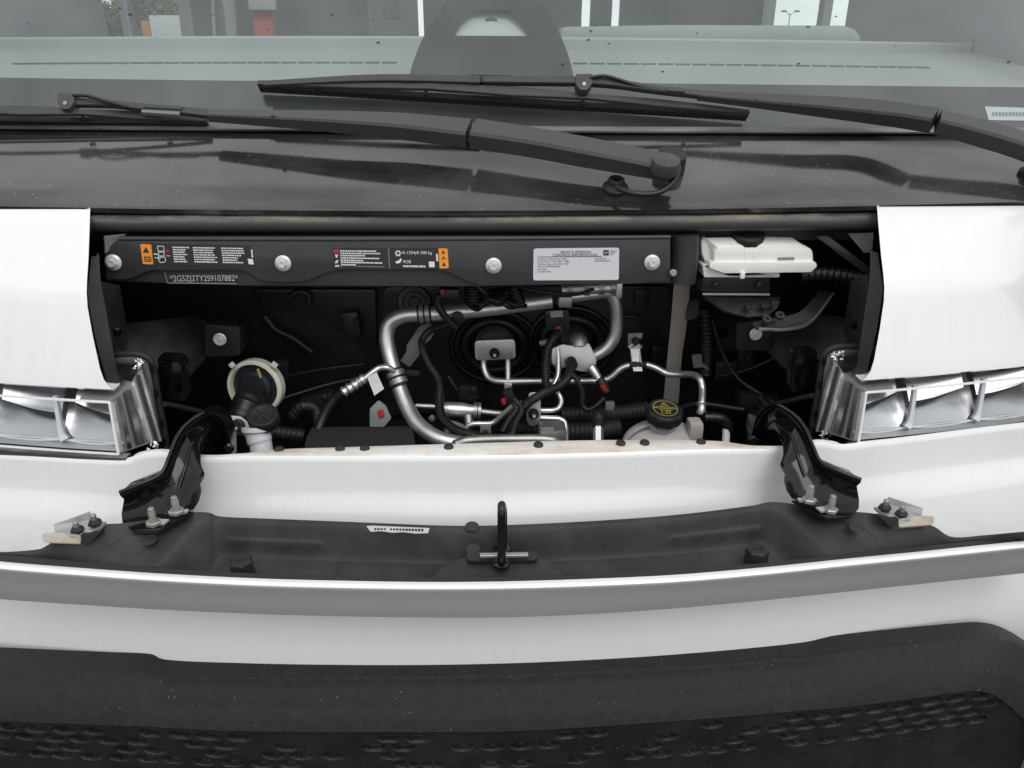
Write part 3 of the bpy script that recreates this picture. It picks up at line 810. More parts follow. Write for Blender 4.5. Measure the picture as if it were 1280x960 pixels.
for i in range(ns+1):
    t = i/ns; r = []
    for a, b in zip(BK, RIM):
        b2 = Vector((a.x, b.y, b.z)); p = a.lerp(b2, t); ax = abs(p.x+.0)
        wall = .335+.05*t   # tray ends where the hinge mounds begin
        dep = .033*sm(.05, .30, t)*(1-sm(.86, .95, t))*(1-sm(wall-.025, wall+.012, ax))
        # bead along the back wall
        dep -= .005*math.exp(-((t-.20)/.022)**2)*sm(.205, .215, ax)*(1-sm(.318, .328, ax))
        dep -= .004*math.exp(-((t-.66)/.022)**2)*sm(.12, .13, ax)*(1-sm(.28, .29, ax))
        dep -= .0025*math.exp(-((ax-.395-.095*t)/.006)**2)*sm(.25, .4, t)*(1-sm(.88, .97, t))
        # striker mound
        d2 = math.sqrt((p.x/.10)**2+((t-.92)/.62)**2)
        dep = dep*(1-(1-sm(.72, 1.05, d2))*.85)
        # slope crease at the outer ends
        dep += .012*sm(.41, .47, ax)*sm(.3, .8, t)*(1-sm(.85, .98, t))
        p.z -= dep
        r.append(p)
    rows.append(r)
# rubber edge at the front: small upright rim
rows.append([Vector((a.x, b.y-.004, b.z+.001)) for a, b in zip(BK, RIM)])
rows.append([Vector((a.x, b.y-.009, b.z-.004)) for a, b in zip(BK, RIM)])
grid('inner_moulding', rows, 'plastic', hood, sharp=40)
bar('edge_seal', [p+Vector((0, -.004, .0005)) for p in RI[::8]], .014, .006, Vector((0, -.25, 1)), 'rubber', hood, n=90)
# striker loop
sb = P(627, 703, .738)
tube('striker', [P(627, 704, .732), P(627, 690, .734), P(627, 660, .740), P(627, 640, .744), P(627, 632, .750), P(628, 632, .760), P(629, 640, .768), P(629, 660, .772), P(629, 690, .775)], .0048, 'black_paint', hood, 14, n=60)
lathe('striker_washer', [(.010, -.002), (.010, .001), (.007, .002)], P(627, 704, .735), Z, 'black_paint', hood, 20)
lathe('striker_nut', [(.011, -.002), (.011, .006), (.008, .008)], P(629, 690, .772), Z, 'black_paint', hood, hexn=6)
pl0 = rounded([P(583, 690, .757), P(672, 689, .757), P(672, 700, .742), P(583, 701, .742)], .009)
prism('striker_recess', pl0, .004, 'rubber', hood)
bar('striker_plate', [P(600, 696, .745)+Z*.002, P(660, 695, .745)+Z*.002], .006, .003, Z, 'stud', hood, n=6)
for (u, v) in ((590, 659), (591, 687), (670, 706), (187, 676), (1070, 660)):  # flat black discs stand in for the shade inside the holes
    lathe('hole_shade', [(.0085, 0), (.0085, .0004), (.0075, .0006), (.006, -.001)], P(u, v, .795 if v < 662 and 500 < u < 700 else .765 if 500 < u < 700 else .758)+Z*.001, Vector((0, -.2, 1)), 'ink', hood, 20)
# stop buffers
for (u, v) in ((303, 704), (945, 690)):
    p = P(u, v+8, .742)
    b = lathe('stop_buffer', [(.0135, -.006), (.0135, .012), (.0115, .0145), (.006, .0148), (.004, .012)], p, Z, 'rubber', hood, hexn=6)
    lathe('buffer_ring', [(.0145, -.007), (.0145, -.004)], p, Z, 'rubber', hood, 16)
# paper strip
st = [P(458, 657.5, .785), P(536, 660.5, .785), P(535, 666.5, .780), P(512, 665, .780), P(490, 665, .780), P(470, 664, .780), P(460, 662.5, .780)]
st = [p+Vector((0, 0, .008)) for p in st]
o_ = obj('paper_strip', [P(458, 657.5, .778), P(466, 657, .778), P(500, 658.5, .778), P(537, 660, .778), P(535, 666.5, .776), P(520, 667, .776), P(505, 665.2, .776), P(490, 666.2, .776), P(476, 663.8, .776), P(463, 664.6, .776)], [tuple(range(10))], 'label_white', hood); sub(o_, 'torn white paper strip')
q = []
for k in range(16):
    u = 468+k*3.9
    if k == 4: continue
    q.append([P(u, 660.2+k*.06, .7765), P(u+2.6, 660.3+k*.06, .7765), P(u+2.6, 663+k*.1, .7765), P(u, 662.6+k*.1, .7765)])
joinquads('strip_print', q, 'ink', hood)

# hinges and end brackets
def hinge(s):
    h = empty('hood_hinge', PL(200, 655, .775, s), van)
    c1 = [(151, 615, .800), (178, 604, .811), (203, 591, .825), (213, 570, .842), (223, 545, .866), (238, 527, .892), (259, 515.5, .918), (277, 524, .946), (286, 546, .966), (288, 574, .982)]
    c1b = [(149.5, 619, .797), (177, 608, .808), (206, 594, .822), (217, 571, .838), (227, 547, .862), (241, 531, .887), (259.5, 520, .912), (275, 529, .938), (283, 549, .957), (285, 574, .972)]
    c2 = [(155, 624, .797), (184, 613, .809), (211, 598, .824), (221.5, 573, .841), (231, 551, .864), (244, 535, .888), (260, 525, .911), (273, 532, .935), (280, 552, .953), (281.5, 574, .968)]
    c3 = [(152, 642, .782), (193, 628, .795), (224, 609, .815), (233, 581, .835), (239.5, 557, .857), (250, 544, .88), (261, 536, .900), (270, 542, .92), (275.5, 557, .938), (277, 575, .952)]
    c4 = [(153, 653, .771), (207, 642, .780), (250, 606, .803), (247, 586, .824), (247.5, 569, .845), (252, 558, .864), (259, 552, .884), (264.5, 557, .903), (265, 566, .918), (265, 578, .932)]
    YS = [.798, .806, .820, .838, .862, .888, .912, .938, .957, .972]
    fix = lambda c, o: [(u, v, YS[i]+o) for i, (u, v, y) in enumerate(c)]
    c1, c1b, c2, c3, c4 = fix(c1, .004), fix(c1b, -.004), fix(c2, .003), fix(c3, .001), fix(c4, -.004)
    Lc = lambda c: [PL(u, v, y, s) for u, v, y in c]
    c0 = [p+Vector((0, .030, -.004)) for p in Lc(c1)]
    c5 = [p+Vector((0, .012, 0)) for p in Lc(c4)]
    o = loft('gooseneck', [c0, Lc(c1), Lc(c1b), Lc(c2), Lc(c3), Lc(c4), c5], 'black_paint', h, n=60, thick=.0025, sharp=60)
    tube('arm_bead', [p+Vector((0, -.003, .001)) for p in Lc(c1)], .0026, 'black_paint', h, 10, n=60)  # beads added along the ridges to catch highlights
    tube('arm_bead', [p+Vector((0, -.002, 0)) for p in Lc(c3)][2:], .0020, 'black_paint', h, 10, n=60)
    # web gusset and foot
    g = [PL(u, v, y, s) for u, v, y in ((207, 642, .802), (250, 606, .815), (251, 614, .811), (248, 626, .806), (241, 637, .801), (222, 644, .797))]
    prism('gusset', g, .002, 'black_paint', h)
    ft = [PL(u, v, y, s) for u, v, y in ((153, 653, .792), (166, 663, .764), (196, 664, .762), (207, 659, .764), (226, 648, .772), (242, 639, .79), (225, 640, .797), (190, 645, .797))]
    prism('foot', ft, .003, 'black_paint', h)
    pz = [PL(u, v, y, s) for u, v, y in ((182, 655, .769), (205, 657, .764), (212, 651, .768), (190, 650, .773))]
    prism('foot_washer', pz, .0, 'zinc', h, dvec=(0, 0, .0022))
    pz = [PL(u, v, y, s) for u, v, y in ((210, 641, .777), (236, 638, .777), (234, 642, .773), (212, 645, .773))]
    prism('foot_washer', pz, .0, 'zinc', h, dvec=(0, 0, .0022))
    for (u, v, y) in ((192.5, 655, .767), (221, 641, .774)):
        p = PL(u, v, y, s)
        lathe('nut', [(.0085, 0), (.0085, .0035), (.0075, .0045)], p, Z, 'stud', h, hexn=6)
        lathe('stud', [(.0042, 0), (.0042, .017), (.0035, .0185), (.0035, .021), (.003, .0215)], p, Z, 'stud', h, 14)
    # rivet where the arm meets the bay
    lathe('pivot_rivet', [(.007, 0), (.007, .003), (.004, .005)], PL(286, 560, .955, s), Vector((.3*(1 if s < 0 else -1), -1, .2)), 'black_paint', h, 16)
    return h
sub(hinge(-1), 'black gooseneck hood hinge beside the washer filler neck'); sub(hinge(1), 'black gooseneck hood hinge on the coolant tank side')
def bracket(s):
    b = empty('hood_end_bracket', PL(95, 668, .76, s), van)
    Q = lambda u, v, y: PL(u, v, y, s)
    prism('bracket_wall', [Q(67, 656, .772), Q(113, 639.5, .790), Q(113.5, 649.5, .787), Q(69, 667, .768)], .003, 'zinc', b)
    prism('bracket_base', [Q(69, 667, .767), Q(113, 650, .785), Q(133, 652, .775), Q(125, 660, .768), Q(100, 671, .757), Q(72, 671, .760)], 0, 'zinc', b, dvec=(0, 0, -.003))
    prism('end_block', rounded([Q(52, 667, .757), Q(76, 665, .764), Q(101, 669, .756), Q(101, 680, .754), Q(54, 678, .752)], .003), .018, 'brownish', b)
    prism('block_pad', [Q(101, 669, .7555), Q(124, 667, .757), Q(112, 679, .754), Q(101, 680, .7535)], .015, 'rubber', b)
    for (u, v, y) in ((97, 664, .766), (119, 655, .774)):
        p = Q(u, v, y)
        lathe('nut', [(.0075, 0), (.0075, .003), (.005, .006), (.0045, .006)], p, Z, 'rubber', b, hexn=6)
        lathe('stud', [(.0032, 0), (.0032, .012), (.0026, .013)], p, Z, 'stud', b, 12)
    return b
sub(bracket(-1), 'grey angle bracket at the hood end, washer filler side'); sub(bracket(1), 'grey angle bracket at the hood end, coolant tank side')

# ================================================================== engine bay
tube('cowl_seal', [P(114, 279, 1.125), P(300, 279, 1.125), P(604, 279, 1.125), P(900, 278, 1.125), P(1094, 276, 1.125)], .0125, 'seal_rubber', van, 16, n=60)
sl = [[P(u, v, 1.125) for u in (114, 300, 604, 900, 1094)] for v in (265, 274)]
# dark channel behind the cowl edge
grid('cowl_channel', [[P(u, 262, 1.128)+Vector((0, 0, .002)) for u in (100, 604, 1110)], [P(u, 300, 1.145) for u in (100, 604, 1110)]], 'bay', van)

BO = P(500, 297, 1.105); BN = Vector((0, -1, .10)).normalized()
def B(u, v, d=0): return PP(u, v, BO+BN*d, BN)
BU = (Z-BN*BN.z).normalized()
front = [(150, 296), (838, 295), (838, 351.5), (790, 355), (601, 357), (585, 352), (561, 341), (545, 337.5), (425, 337.5), (408, 341), (388, 350), (373, 353), (335, 353), (322, 349), (308, 340), (300, 338), (190, 338), (180, 341), (163, 349), (133, 350), (130, 320), (136, 309)]
beam = prism('label_beam', [B(u, v) for u, v in front], .012, 'beam', van, bev=.0022); sub(beam, 'black crossbeam carrying warning labels and bolts')
prism('beam_back', [B(u, v, -.007) for u, v in ((140, 300), (838, 297), (838, 354), (601, 358), (300, 357), (133, 351))], .01, 'beam', beam, bev=.001)
tube('beam_top_fold', [B(u, v, -.002) for u, v in ((150, 298.5), (300, 299), (500, 299), (838, 296.5))], .0035, 'beam', beam, 10)
tube('beam_end', [P(856, 292, 1.13), P(855, 325, 1.13), P(852, 352, 1.13)], .021, 'beam', van, 20)
lathe('small_bolt', [(.006, 0), (.006, .004), (.004, .006)], B(841, 341, .004), BN, 'stud', beam, hexn=6)
prism('beam_gusset', [P(131, 296, 1.10), P(158, 293, 1.12), P(132, 317, 1.10)], .004, 'grey_plastic', beam)
for (u, v) in ((142, 328), (354, 329), (617, 332), (815, 328)):
    b = lathe('flange_bolt', [(.0115, 0), (.0115, .0015), (.0085, .0035)], B(u, v, .001), BN, 'bolt', beam, 28)
    lathe('bolt_head', [(.0068, .002), (.0068, .0075), (.0058, .0085), (.003, .0085), (.0025, .0075)], B(u-.3, v+.3, .001), BN, 'bolt', beam, hexn=6)
d1, d2 = .0006, .0012
def decal(name, px, m, d=d1, r=0):
    p = [B(u, v, d) for u, v in px]
    if r: p = rounded(p, r)
    return obj(name, p, [tuple(range(len(p)))], m, beam)
def dashes(name, lines, m, d=d2, h=1.5, seed=1, skew=0):
    g = random.Random(seed); q = []
    for (u0, v0, u1, v1) in lines:
        u = u0
        while u < u1-1.2:
            L = min(u1-u, g.uniform(.9, 3.0)); f0 = (u-u0)/(u1-u0); v = v0+(v1-v0)*f0
            q.append([B(u, v, d), B(u+L, v+(v1-v0)*L/(u1-u0), d), B(u+L+skew, v+h+(v1-v0)*L/(u1-u0), d), B(u+skew, v+h, d)])
            u += L+g.uniform(.35, .75)
    return joinquads(name, q, m, beam)
# left warning label
decal('label_backing', [(175, 304), (313, 307), (320, 333), (176, 332)], 'ink')
decal('orange_panel', [(175.2, 305), (189, 305.5), (191.6, 330.5), (178.5, 330)], 'orange', .0010, .0015)
decal('warning_triangle', [(182.3, 308.5), (186.5, 316), (178.6, 315.6)], 'ink', .0014)
joinquads('warning_pictogram', [[B(180, 320.5, .0014), B(188.4, 321, .0014), B(188.6, 322.2, .0014), B(180, 321.7, .0014)], [B(180.6, 325.5, .0014), B(188.8, 326, .0014), B(189, 327.2, .0014), B(180.8, 326.7, .0014)], [B(180, 321, .0014), B(181.2, 321, .0014), B(182, 326.5, .0014), B(180.8, 326.5, .0014)], [B(187.4, 321, .0014), B(188.6, 321, .0014), B(189.2, 326.5, .0014), B(188, 326.5, .0014)], [B(182.5, 323.4, .0014), B(187, 323.6, .0014), B(187, 324.8, .0014), B(182.5, 324.6, .0014)]], 'ink', beam)
def outline(px, w_=.8, d=d2):
    q = []
    for a, b in zip(px, px[1:]+px[:1]):
        dx, dy = b[0]-a[0], b[1]-a[1]; L = math.hypot(dx, dy); nx, ny = -dy/L*w_/2, dx/L*w_/2
        q.append([B(a[0]+nx, a[1]+ny, d), B(b[0]+nx, b[1]+ny, d), B(b[0]-nx, b[1]-ny, d), B(a[0]-nx, a[1]-ny, d)])
    return q
joinquads('van_pictogram', outline([(197, 307.5), (204.6, 307.8), (205.2, 314), (197.4, 313.8)])+outline([(198, 315), (205.2, 315.2), (205.4, 320), (198.4, 319.8)])+outline([(197.6, 321), (206, 321.4), (207.2, 325), (205, 328), (200, 328), (198.4, 325)])+[[B(192, 317, d2), B(198, 317.2, d2), B(198, 318.4, d2), B(192, 318.2, d2)], [B(193, 321.4, d2), B(201, 322.6, d2), B(201, 323.6, d2), B(193, 322.4, d2)]], 'print_white', beam)
joinquads('red_mark', [[B(208, 311, d2), B(213, 314.6, d2), B(208, 314.8, d2)]], 'red', beam)
joinquads('yellow_mark', [[B(208, 319, d2), B(212.6, 319.2, d2), B(212.6, 320.6, d2), B(208, 320.4, d2)]], 'yellow', beam)
for cu, wd, sd_, n_ in ((215.5, 22, 4, 7), (241, 28, 5, 7), (276.5, 29, 6, 7)):
    ln = []
    g = random.Random(sd_)
    for k in range(n_):
        w2 = wd*(.98 if k == 0 else g.uniform(.62, 1.05))
        ln.append((cu+k*.35, 308.3+k*2.95+(cu-215)*.018, cu+k*.35+w2, 308.3+k*2.95+(cu-215)*.018+w2*.02))
    dashes('label_lettering', ln, 'print_white', d2, 1.55, sd_)
decal('label_code', [(309.5, 323.5), (316, 323.7), (317.2, 330.6), (311, 330.4)], 'print_white', d2)
decal('label_number', [(313.6, 312), (315.4, 312), (316.4, 322), (314.8, 322)], 'print_white', d2)
# vehicle number strip in the recess
vp = [B(206, 340.5, -.0062), B(296, 341.5, -.0062), B(295, 352, -.0062), B(209.5, 350.5, -.0062)]
obj('number_plate', vp, [(0, 1, 2, 3)], 'bay_panel', beam)
joinquads('number_plate_edge', [[B(209.5, 353, -.003), B(295.5, 354, -.003), B(295.5, 355.2, -.003), B(209.5, 354.2, -.003)], [B(205, 339, -.005), B(206, 339, -.005), B(209.8, 353, -.005), B(208.8, 353, -.005)]], 'print_grey', beam)
text('vehicle_number', '*2G5ZJ2TY2S9107882*', B(213, 351.8, -.0035), X, BU, .0125, 'print_pale', beam, sx=.80)
# refrigerant label
decal('label_backing', [(416, 310), (549, 310), (549, 336), (417, 336)], 'ink')
decal('red_mark', [(417, 311.5), (423.5, 311.7), (423.5, 316.6), (417, 316.4)], 'red', d2)
dashes('pictograms', [(419, 318, 422.5, 318), (419.5, 320, 422.5, 320), (420, 325, 423, 325), (419, 327, 423, 327), (419, 331.4, 424, 331.4)], 'print_white', d2, 2.0, 3)
joinquads('label_rule', [[B(424.6, 311.8, d2), B(425.2, 311.8, d2), B(426.8, 335, d2), B(426.2, 335, d2)], [B(485, 310.4, d2), B(486, 310.4, d2), B(487.6, 335.6, d2), B(486.6, 335.6, d2)]], 'print_grey', beam)
dashes('label_lettering', [(425.6, 312.8, 470, 313.2), (425.8, 315.8, 475, 316.2), (425.8, 318.6, 456, 318.8), (426, 321.4, 475, 322.4), (426, 324.4, 455, 325), (426.4, 327, 479, 328), (426.4, 330, 445, 330.4)], 'print_white', d2, 1.7, 12)
dashes('label_small_print', [(446, 332.4, 482, 333)], 'print_grey', d2, 1.2, 14)
c = (497.6, 316.6)
joinquads('snowflake', [[B(c[0]+4.1*math.cos(a+o), c[1]+4.1*math.sin(a+o), d2) if k < 2 else B(c[0]+1.9*math.cos(a+o), c[1]+1.9*math.sin(a+o), d2) for k, o in enumerate((-.26, .26, .5, -.5))] for a in [i*math.pi/3 for i in range(6)]], 'print_white', beam)
text('refrigerant_type', 'R-1234yf', B(503, 317.6, d2), X, BU, .0062, 'print_white', beam, sx=1.0)
text('refrigerant_mass', '1.700 kg', B(521.5, 317.8, d2), X, BU, .0062, 'print_white', beam)
text('oil_type', 'POE', B(504, 329, d2), X, BU, .0062, 'print_white', beam)
decal('oil_can', [(494, 327.5), (499, 325), (501, 322.5), (502.4, 325), (500, 328.6), (496, 329.4)], 'print_white', d2)
dashes('label_lettering', [(504, 331.6, 532, 332)], 'print_white', d2, 2.2, 16)
decal('label_code', [(536, 327), (543, 327), (543.4, 334), (536.4, 334)], 'print_white', d2)
decal('label_number', [(545, 317.4), (547.2, 317.4), (547.6, 326.5), (545.6, 326.5)], 'print_white', d2)
decal('orange_panel', [(548, 310.3), (559.5, 310.6), (561, 335.4), (549.4, 335.6)], 'orange', .0010, .0018)
joinquads('warning_triangle', [[B(554, 312.8, .0014), B(556.6, 317, .0014), B(551.8, 316.9, .0014)], [B(554.4, 320, .0014), B(557, 324.4, .0014), B(555, 323.4, .0014), B(552, 324.2, .0014)], [B(554.8, 327.6, .0014), B(557.4, 332.6, .0014), B(552.4, 332.4, .0014)]], 'ink', beam)
# emission label
decal('emission_label', [(667, 310.5), (774, 309.5), (773.5, 350), (666.5, 350.5)], 'label_white', d1, .004)
text('emission_title', 'VEHICLE EMISSION', B(719.5, 316.6, d2), X, BU, .0052, 'ink', beam, 'CENTER', sx=1.05)
text('emission_title', 'CONTROL INFORMATION', B(718.5, 320.2, d2), X, BU, .0052, 'ink', beam, 'CENTER', sx=1.05)
joinquads('emission_rule', [[B(672, 320.8, d2), B(752, 320.2, d2), B(752, 320.8, d2), B(672, 321.4, d2)]], 'ink', beam)
for k, tx in enumerate(('Conforms to Regulations: 2025', 'U.S. EPA class / stds: MDV / TIER3', 'California class / stds: MDV / ZEV', 'Group: S1GMX000.0001', 'Evap: N/A', 'CA OBD: N/A')):
    text('emission_text', tx, B(671.6, 324.6+k*3.15, d2), X, BU, .0033, 'ink', beam, sx=1.02)
text('emission_text', 'Fuel: Electric', B(743.5, 323.9, d2), X, BU, .0033, 'ink', beam)
text('emission_text', 'SGMXT00.0EV01', B(743.5, 327.0, d2), X, BU, .0033, 'ink', beam)
decal('emblem_square', [(754.2, 312.6), (761, 312.5), (761, 319.2), (754.2, 319.3)], 'ink', d2)
text('emblem', 'GM', B(757.6, 317.2, .0017), X, BU, .0042, 'label_white', beam, 'CENTER')
dashes('emission_small', [(763, 313, 771, 313), (763, 315.2, 770, 315.2), (763, 317.4, 768, 317.4)], 'print_grey', d2, 1.1, 20)

# bay shell
bay = empty('engine_bay', (0, 1.2, .6), van)
grid('bay_floor', [[Vector((x, y, .62)) for x in (-.95, 0, .95)] for y in (.86, 1.46)], 'bay', bay)
grid('firewall', [[Vector((x, 1.42, z)) for x in (-.95, -.3, .3, .95)] for z in (.6, 1.36)], 'bay', bay)
for s in (-1, 1):
    grid('bay_side', [[Vector((s*.80, y, z)) for y in (.95, 1.46)] for z in (.6, 1.27)], 'bay', bay)
    # black inner-wing box with a dusty top, its rivet cap and arm
    c = [PL(u, v, y, s) for u, v, y in ((150, 404, 1.16), (240, 393, 1.24), (262, 402, 1.24), (262, 445, 1.22), (240, 470, 1.18), (150, 448, 1.08))]
    prism('wing_box', c, .10, 'bay_dusty', bay, bev=.006)
    prism('wing_mount', rounded([PL(255, 405, 1.2, s), PL(300, 409, 1.2, s), PL(300, 445, 1.2, s), PL(256, 447, 1.2, s)], .006), .05, 'bay', bay, bev=.003)
    cp = PL(275, 424, 1.19, s)
    lathe('rivet_cap', [(.0105, 0), (.0105, .002), (.0085, .0032), (.0075, .0020), (.004, .0022), (.003, .003), (0, .003)], cp, Vector((0, -1, .1)), 'bolt', bay, 24)
    prism('wing_plate', [PL(128, 352, 1.05, s), PL(150, 357, 1.09, s), PL(160, 420, 1.10, s), PL(148, 470, 1.03, s), PL(130, 400, 1.02, s)], .003, 'bay_panel', bay)
    lathe('wing_bolt', [(.007, 0), (.007, .003), (.0045, .006)], PL(146, 414, 1.05, s), Vector((.4*(-s), -1, 0)), 'black_paint', bay, hexn=6)
    tube('wing_stay', [PL(205, 505, 1.0, s), PL(240, 512, 1.05, s), PL(262, 518, 1.08, s)], .004, 'bay_panel', bay, 8)

FY = 1.40
# firewall pressing details
prism('firewall_panel', rounded([P(318, 362, FY), P(470, 362, FY), P(470, 435, FY), P(452, 432, FY), P(410, 405, FY), P(385, 395, FY), P(330, 385, FY)], .008), .006, 'bay_panel', bay, bev=.003)
prism('firewall_panel', rounded([P(478, 358, FY-.005), P(840, 358, FY-.005), P(836, 500, FY-.005), P(478, 520, FY-.005)], .02), .006, 'bay_panel', bay, bev=.003)
for (cu, cv, ru, rv) in ((618, 432, 37, 30), (714, 428, 36, 30)):
    for f_, y_, r_ in ((1.45, FY-.010, .006), (1.0, FY-.018, .012)):
        tube('grommet_ring', [P(cu+ru*f_*math.cos(a), cv+rv*f_*math.sin(a), y_) for a in [i*2*math.pi/20 for i in range(21)]], r_, 'hose', bay, 10, n=60, cap=False)
    lathe('grommet_disc', [(.042, 0), (.042, .01), (.034, .016), (0, .016)], P(cu, cv, FY-.010), Vector((0, -1, 0)), 'rubber', bay, 28)
prism('firewall_boss', rounded([P(792, 362, FY-.012), P(812, 362, FY-.012), P(811, 390, FY-.012), P(794, 390, FY-.012)], .008), .01, 'bay_panel', bay, bev=.003)
lathe('firewall_boss', [(.032, 0), (.030, .004), (.022, .005), (.020, .002), (.012, .002), (.010, .005)], P(518, 378, FY-.012), Vector((0, -1, .2)), 'bay_panel', bay, 28)
tube('firewall_channel', [P(362, 372, FY-.01), P(372, 365, FY-.01), P(385, 368, FY-.01), P(386, 382, FY-.01)], .006, 'bay_panel', bay, 8)
tube('firewall_channel', [P(330, 395, FY-.02), P(345, 412, FY-.02), P(365, 422, FY-.02), P(390, 440, FY-.02)], .007, 'bay_panel', bay, 8)

# refrigerant lines
def pipe(pts, r, m='aluminium', n=None, lab=None, name='refrigerant_pipe'):
    o = tube(name, [P(*p) for p in pts], r, m, van, 18, n or len(pts)*9)
    if lab: sub(o, lab)
    return o
pa = pipe([(690, 376, 1.27), (655, 380.5, 1.27), (600, 387, 1.26), (545, 392, 1.25), (522, 392.5, 1.25), (502, 395, 1.25), (487, 405, 1.25), (483, 422, 1.245), (487, 444, 1.235), (497, 478, 1.21), (508, 507, 1.18), (522, 530, 1.15), (548, 548, 1.12), (580, 556, 1.11)], .0130, lab='thick bent silver refrigerant pipe curling down from the beam', n=110)
pipe([(765, 369, 1.26), (769, 378, 1.26), (771, 400, 1.26), (768, 421, 1.26), (757, 436, 1.26), (738, 447, 1.26), (722, 455, 1.265)], .0108, lab='thick silver pipe dropping from beam to right block', n=60)
pipe([(700, 373, 1.262), (730, 369, 1.26), (772, 364, 1.26)], .0095)
pc = pipe([(605, 446, 1.30), (605, 460, 1.29), (611, 472, 1.28), (625, 476.5, 1.27), (660, 476.5, 1.265), (720, 476, 1.26), (752, 475.5, 1.26), (764, 471, 1.26), (777, 460, 1.26), (790, 456, 1.26), (808, 456, 1.26), (820, 460, 1.255), (833, 466.5, 1.25), (850, 468, 1.24), (866, 468.5, 1.22), (875, 474, 1.20), (878, 486, 1.19), (877.5, 502, 1.17), (877, 512, 1.16)], .0060, n=140, lab='thin silver pipe running across below both blocks')
pipe([(635, 438, 1.285), (635, 455, 1.28), (635, 482, 1.265)], .0050)
pe = pipe([(697, 436, 1.245), (698, 455, 1.235), (697, 470, 1.225), (692, 483, 1.215), (699, 494, 1.205), (701.5, 502, 1.2), (698, 510, 1.195), (689, 513, 1.19), (664, 512.5, 1.19)], .0047, n=70)
pipe([(664, 522, 1.18), (690, 523, 1.18), (700, 524, 1.18), (706, 530, 1.175), (707, 552, 1.16)], .0052)
pipe([(520, 507, 1.20), (545, 508, 1.195)], .0042)
pipe([(598, 514, 1.19), (628, 516.5, 1.18), (640, 512, 1.17), (652, 504, 1.16)], .0048)
pipe([(582, 540, 1.155), (584, 534, 1.155), (591, 530, 1.155), (612, 529.5, 1.155), (620, 526, 1.155), (630, 517, 1.15), (640, 508, 1.145)], .0046)
cyl = tube('line_muffler', [P(545, 510.5, 1.19), P(546.5, 510.6, 1.19), P(592, 513, 1.19), P(593, 513, 1.19)], [.010, .0125, .0125, .010], 'aluminium', van, 20, n=8, mode=lin)
for u in (547.5, 594, 599): 
    a = P(u-2, 510.6+(u-547)*.055, 1.19); b = P(u+2, 510.8+(u-547)*.055, 1.19)
    tube('muffler_collar', [a, b], .0142, 'cast', cyl, 20, n=2)
tube('muffler_bracket', [P(585, 520, 1.185), P(587, 535, 1.17)], .008, 'cast', cyl, 8, n=3)
# pipe clamps
def clamp(p0, p1, r, m, parent, bands=2):
    a, b = P(*p0), P(*p1)
    for k in range(bands):
        f0 = k/bands+.05; f1 = (k+.8)/bands
        tube('pipe_clamp', [a.lerp(b, f0), a.lerp(b, f1)], r, m, parent, 18, n=2)
    tube('clamp_rubber', [a.lerp(b, -.1), a.lerp(b, 1.06)], r*.94, 'rubber', parent, 18, n=2)
clamp((523.5, 392.5, 1.25), (538.5, 391.5, 1.25), .0165, 'zinc', pa)
clamp((493.5, 464, 1.218), (500, 482, 1.205), .0165, 'zinc', pa)
box('clamp_ear', P(516, 466, 1.20), (.022, .006, .010), 'rubber', pa, .002, Matrix.Rotation(R(8), 3, 'Y'))
# slotted bracket strip
prism('bracket_strip', [P(524, 408, 1.29), P(536, 404, 1.29), P(546, 410, 1.29), P(538, 425, 1.285), P(524, 434, 1.28), P(524, 444, 1.275), P(512, 459, 1.265), P(500, 451, 1.265), P(508, 440, 1.27), P(508, 432, 1.275)], .003, 'grey_plastic', van, bev=.0005)
# hose fitting with crimped ferrule and tag
fz = pipe([(493, 464, 1.205), (484, 459.5, 1.2), (474, 460, 1.2), (466, 465, 1.195), (456, 473, 1.19)], .0052)
fe = tube('hose_ferrule', [P(457, 472, 1.19), P(451, 476, 1.19), P(442, 482, 1.185), P(428, 491, 1.18)], .0082, 'aluminium', van, 18, n=30, cor=.14, pitch=.0085)
tube('refrigerant_hose', [P(429, 490, 1.18), P(418, 500, 1.18), P(405, 520, 1.17), P(395, 545, 1.15)], .0085, 'hose', van, 14)
tg = prism('paper_tag', [P(459, 471.5, 1.185), P(470.5, 465, 1.187), P(480, 486, 1.175), P(468, 494.5, 1.172)], .0006, 'print_white', van); sub(tg, 'white paper tag hanging on the thin pipe')
# connector with red clip, foam-topped box
cn = prism('grey_connector', rounded([P(462, 511, 1.16), P(473, 500, 1.17), P(482, 507, 1.165), P(489, 523, 1.155), P(480, 534, 1.15), P(462, 534, 1.15)], .003), .02, 'grey_plastic', van, bev=.0015)
prism('red_clip', rounded([P(471, 514, 1.157), P(477, 511, 1.157), P(480, 520, 1.152), P(474, 523, 1.152)], .002), .006, 'red', cn, bev=.001)
grid('foam_box', [[P(390, 534, 1.16), P(514, 532.5, 1.16)], [P(384, 545, 1.11), P(517, 543, 1.11)], [P(381, 556, 1.07), P(519, 556, 1.07)], [P(381, 580, 1.06), P(519, 580, 1.06)]], 'foam', van, thick=.01)
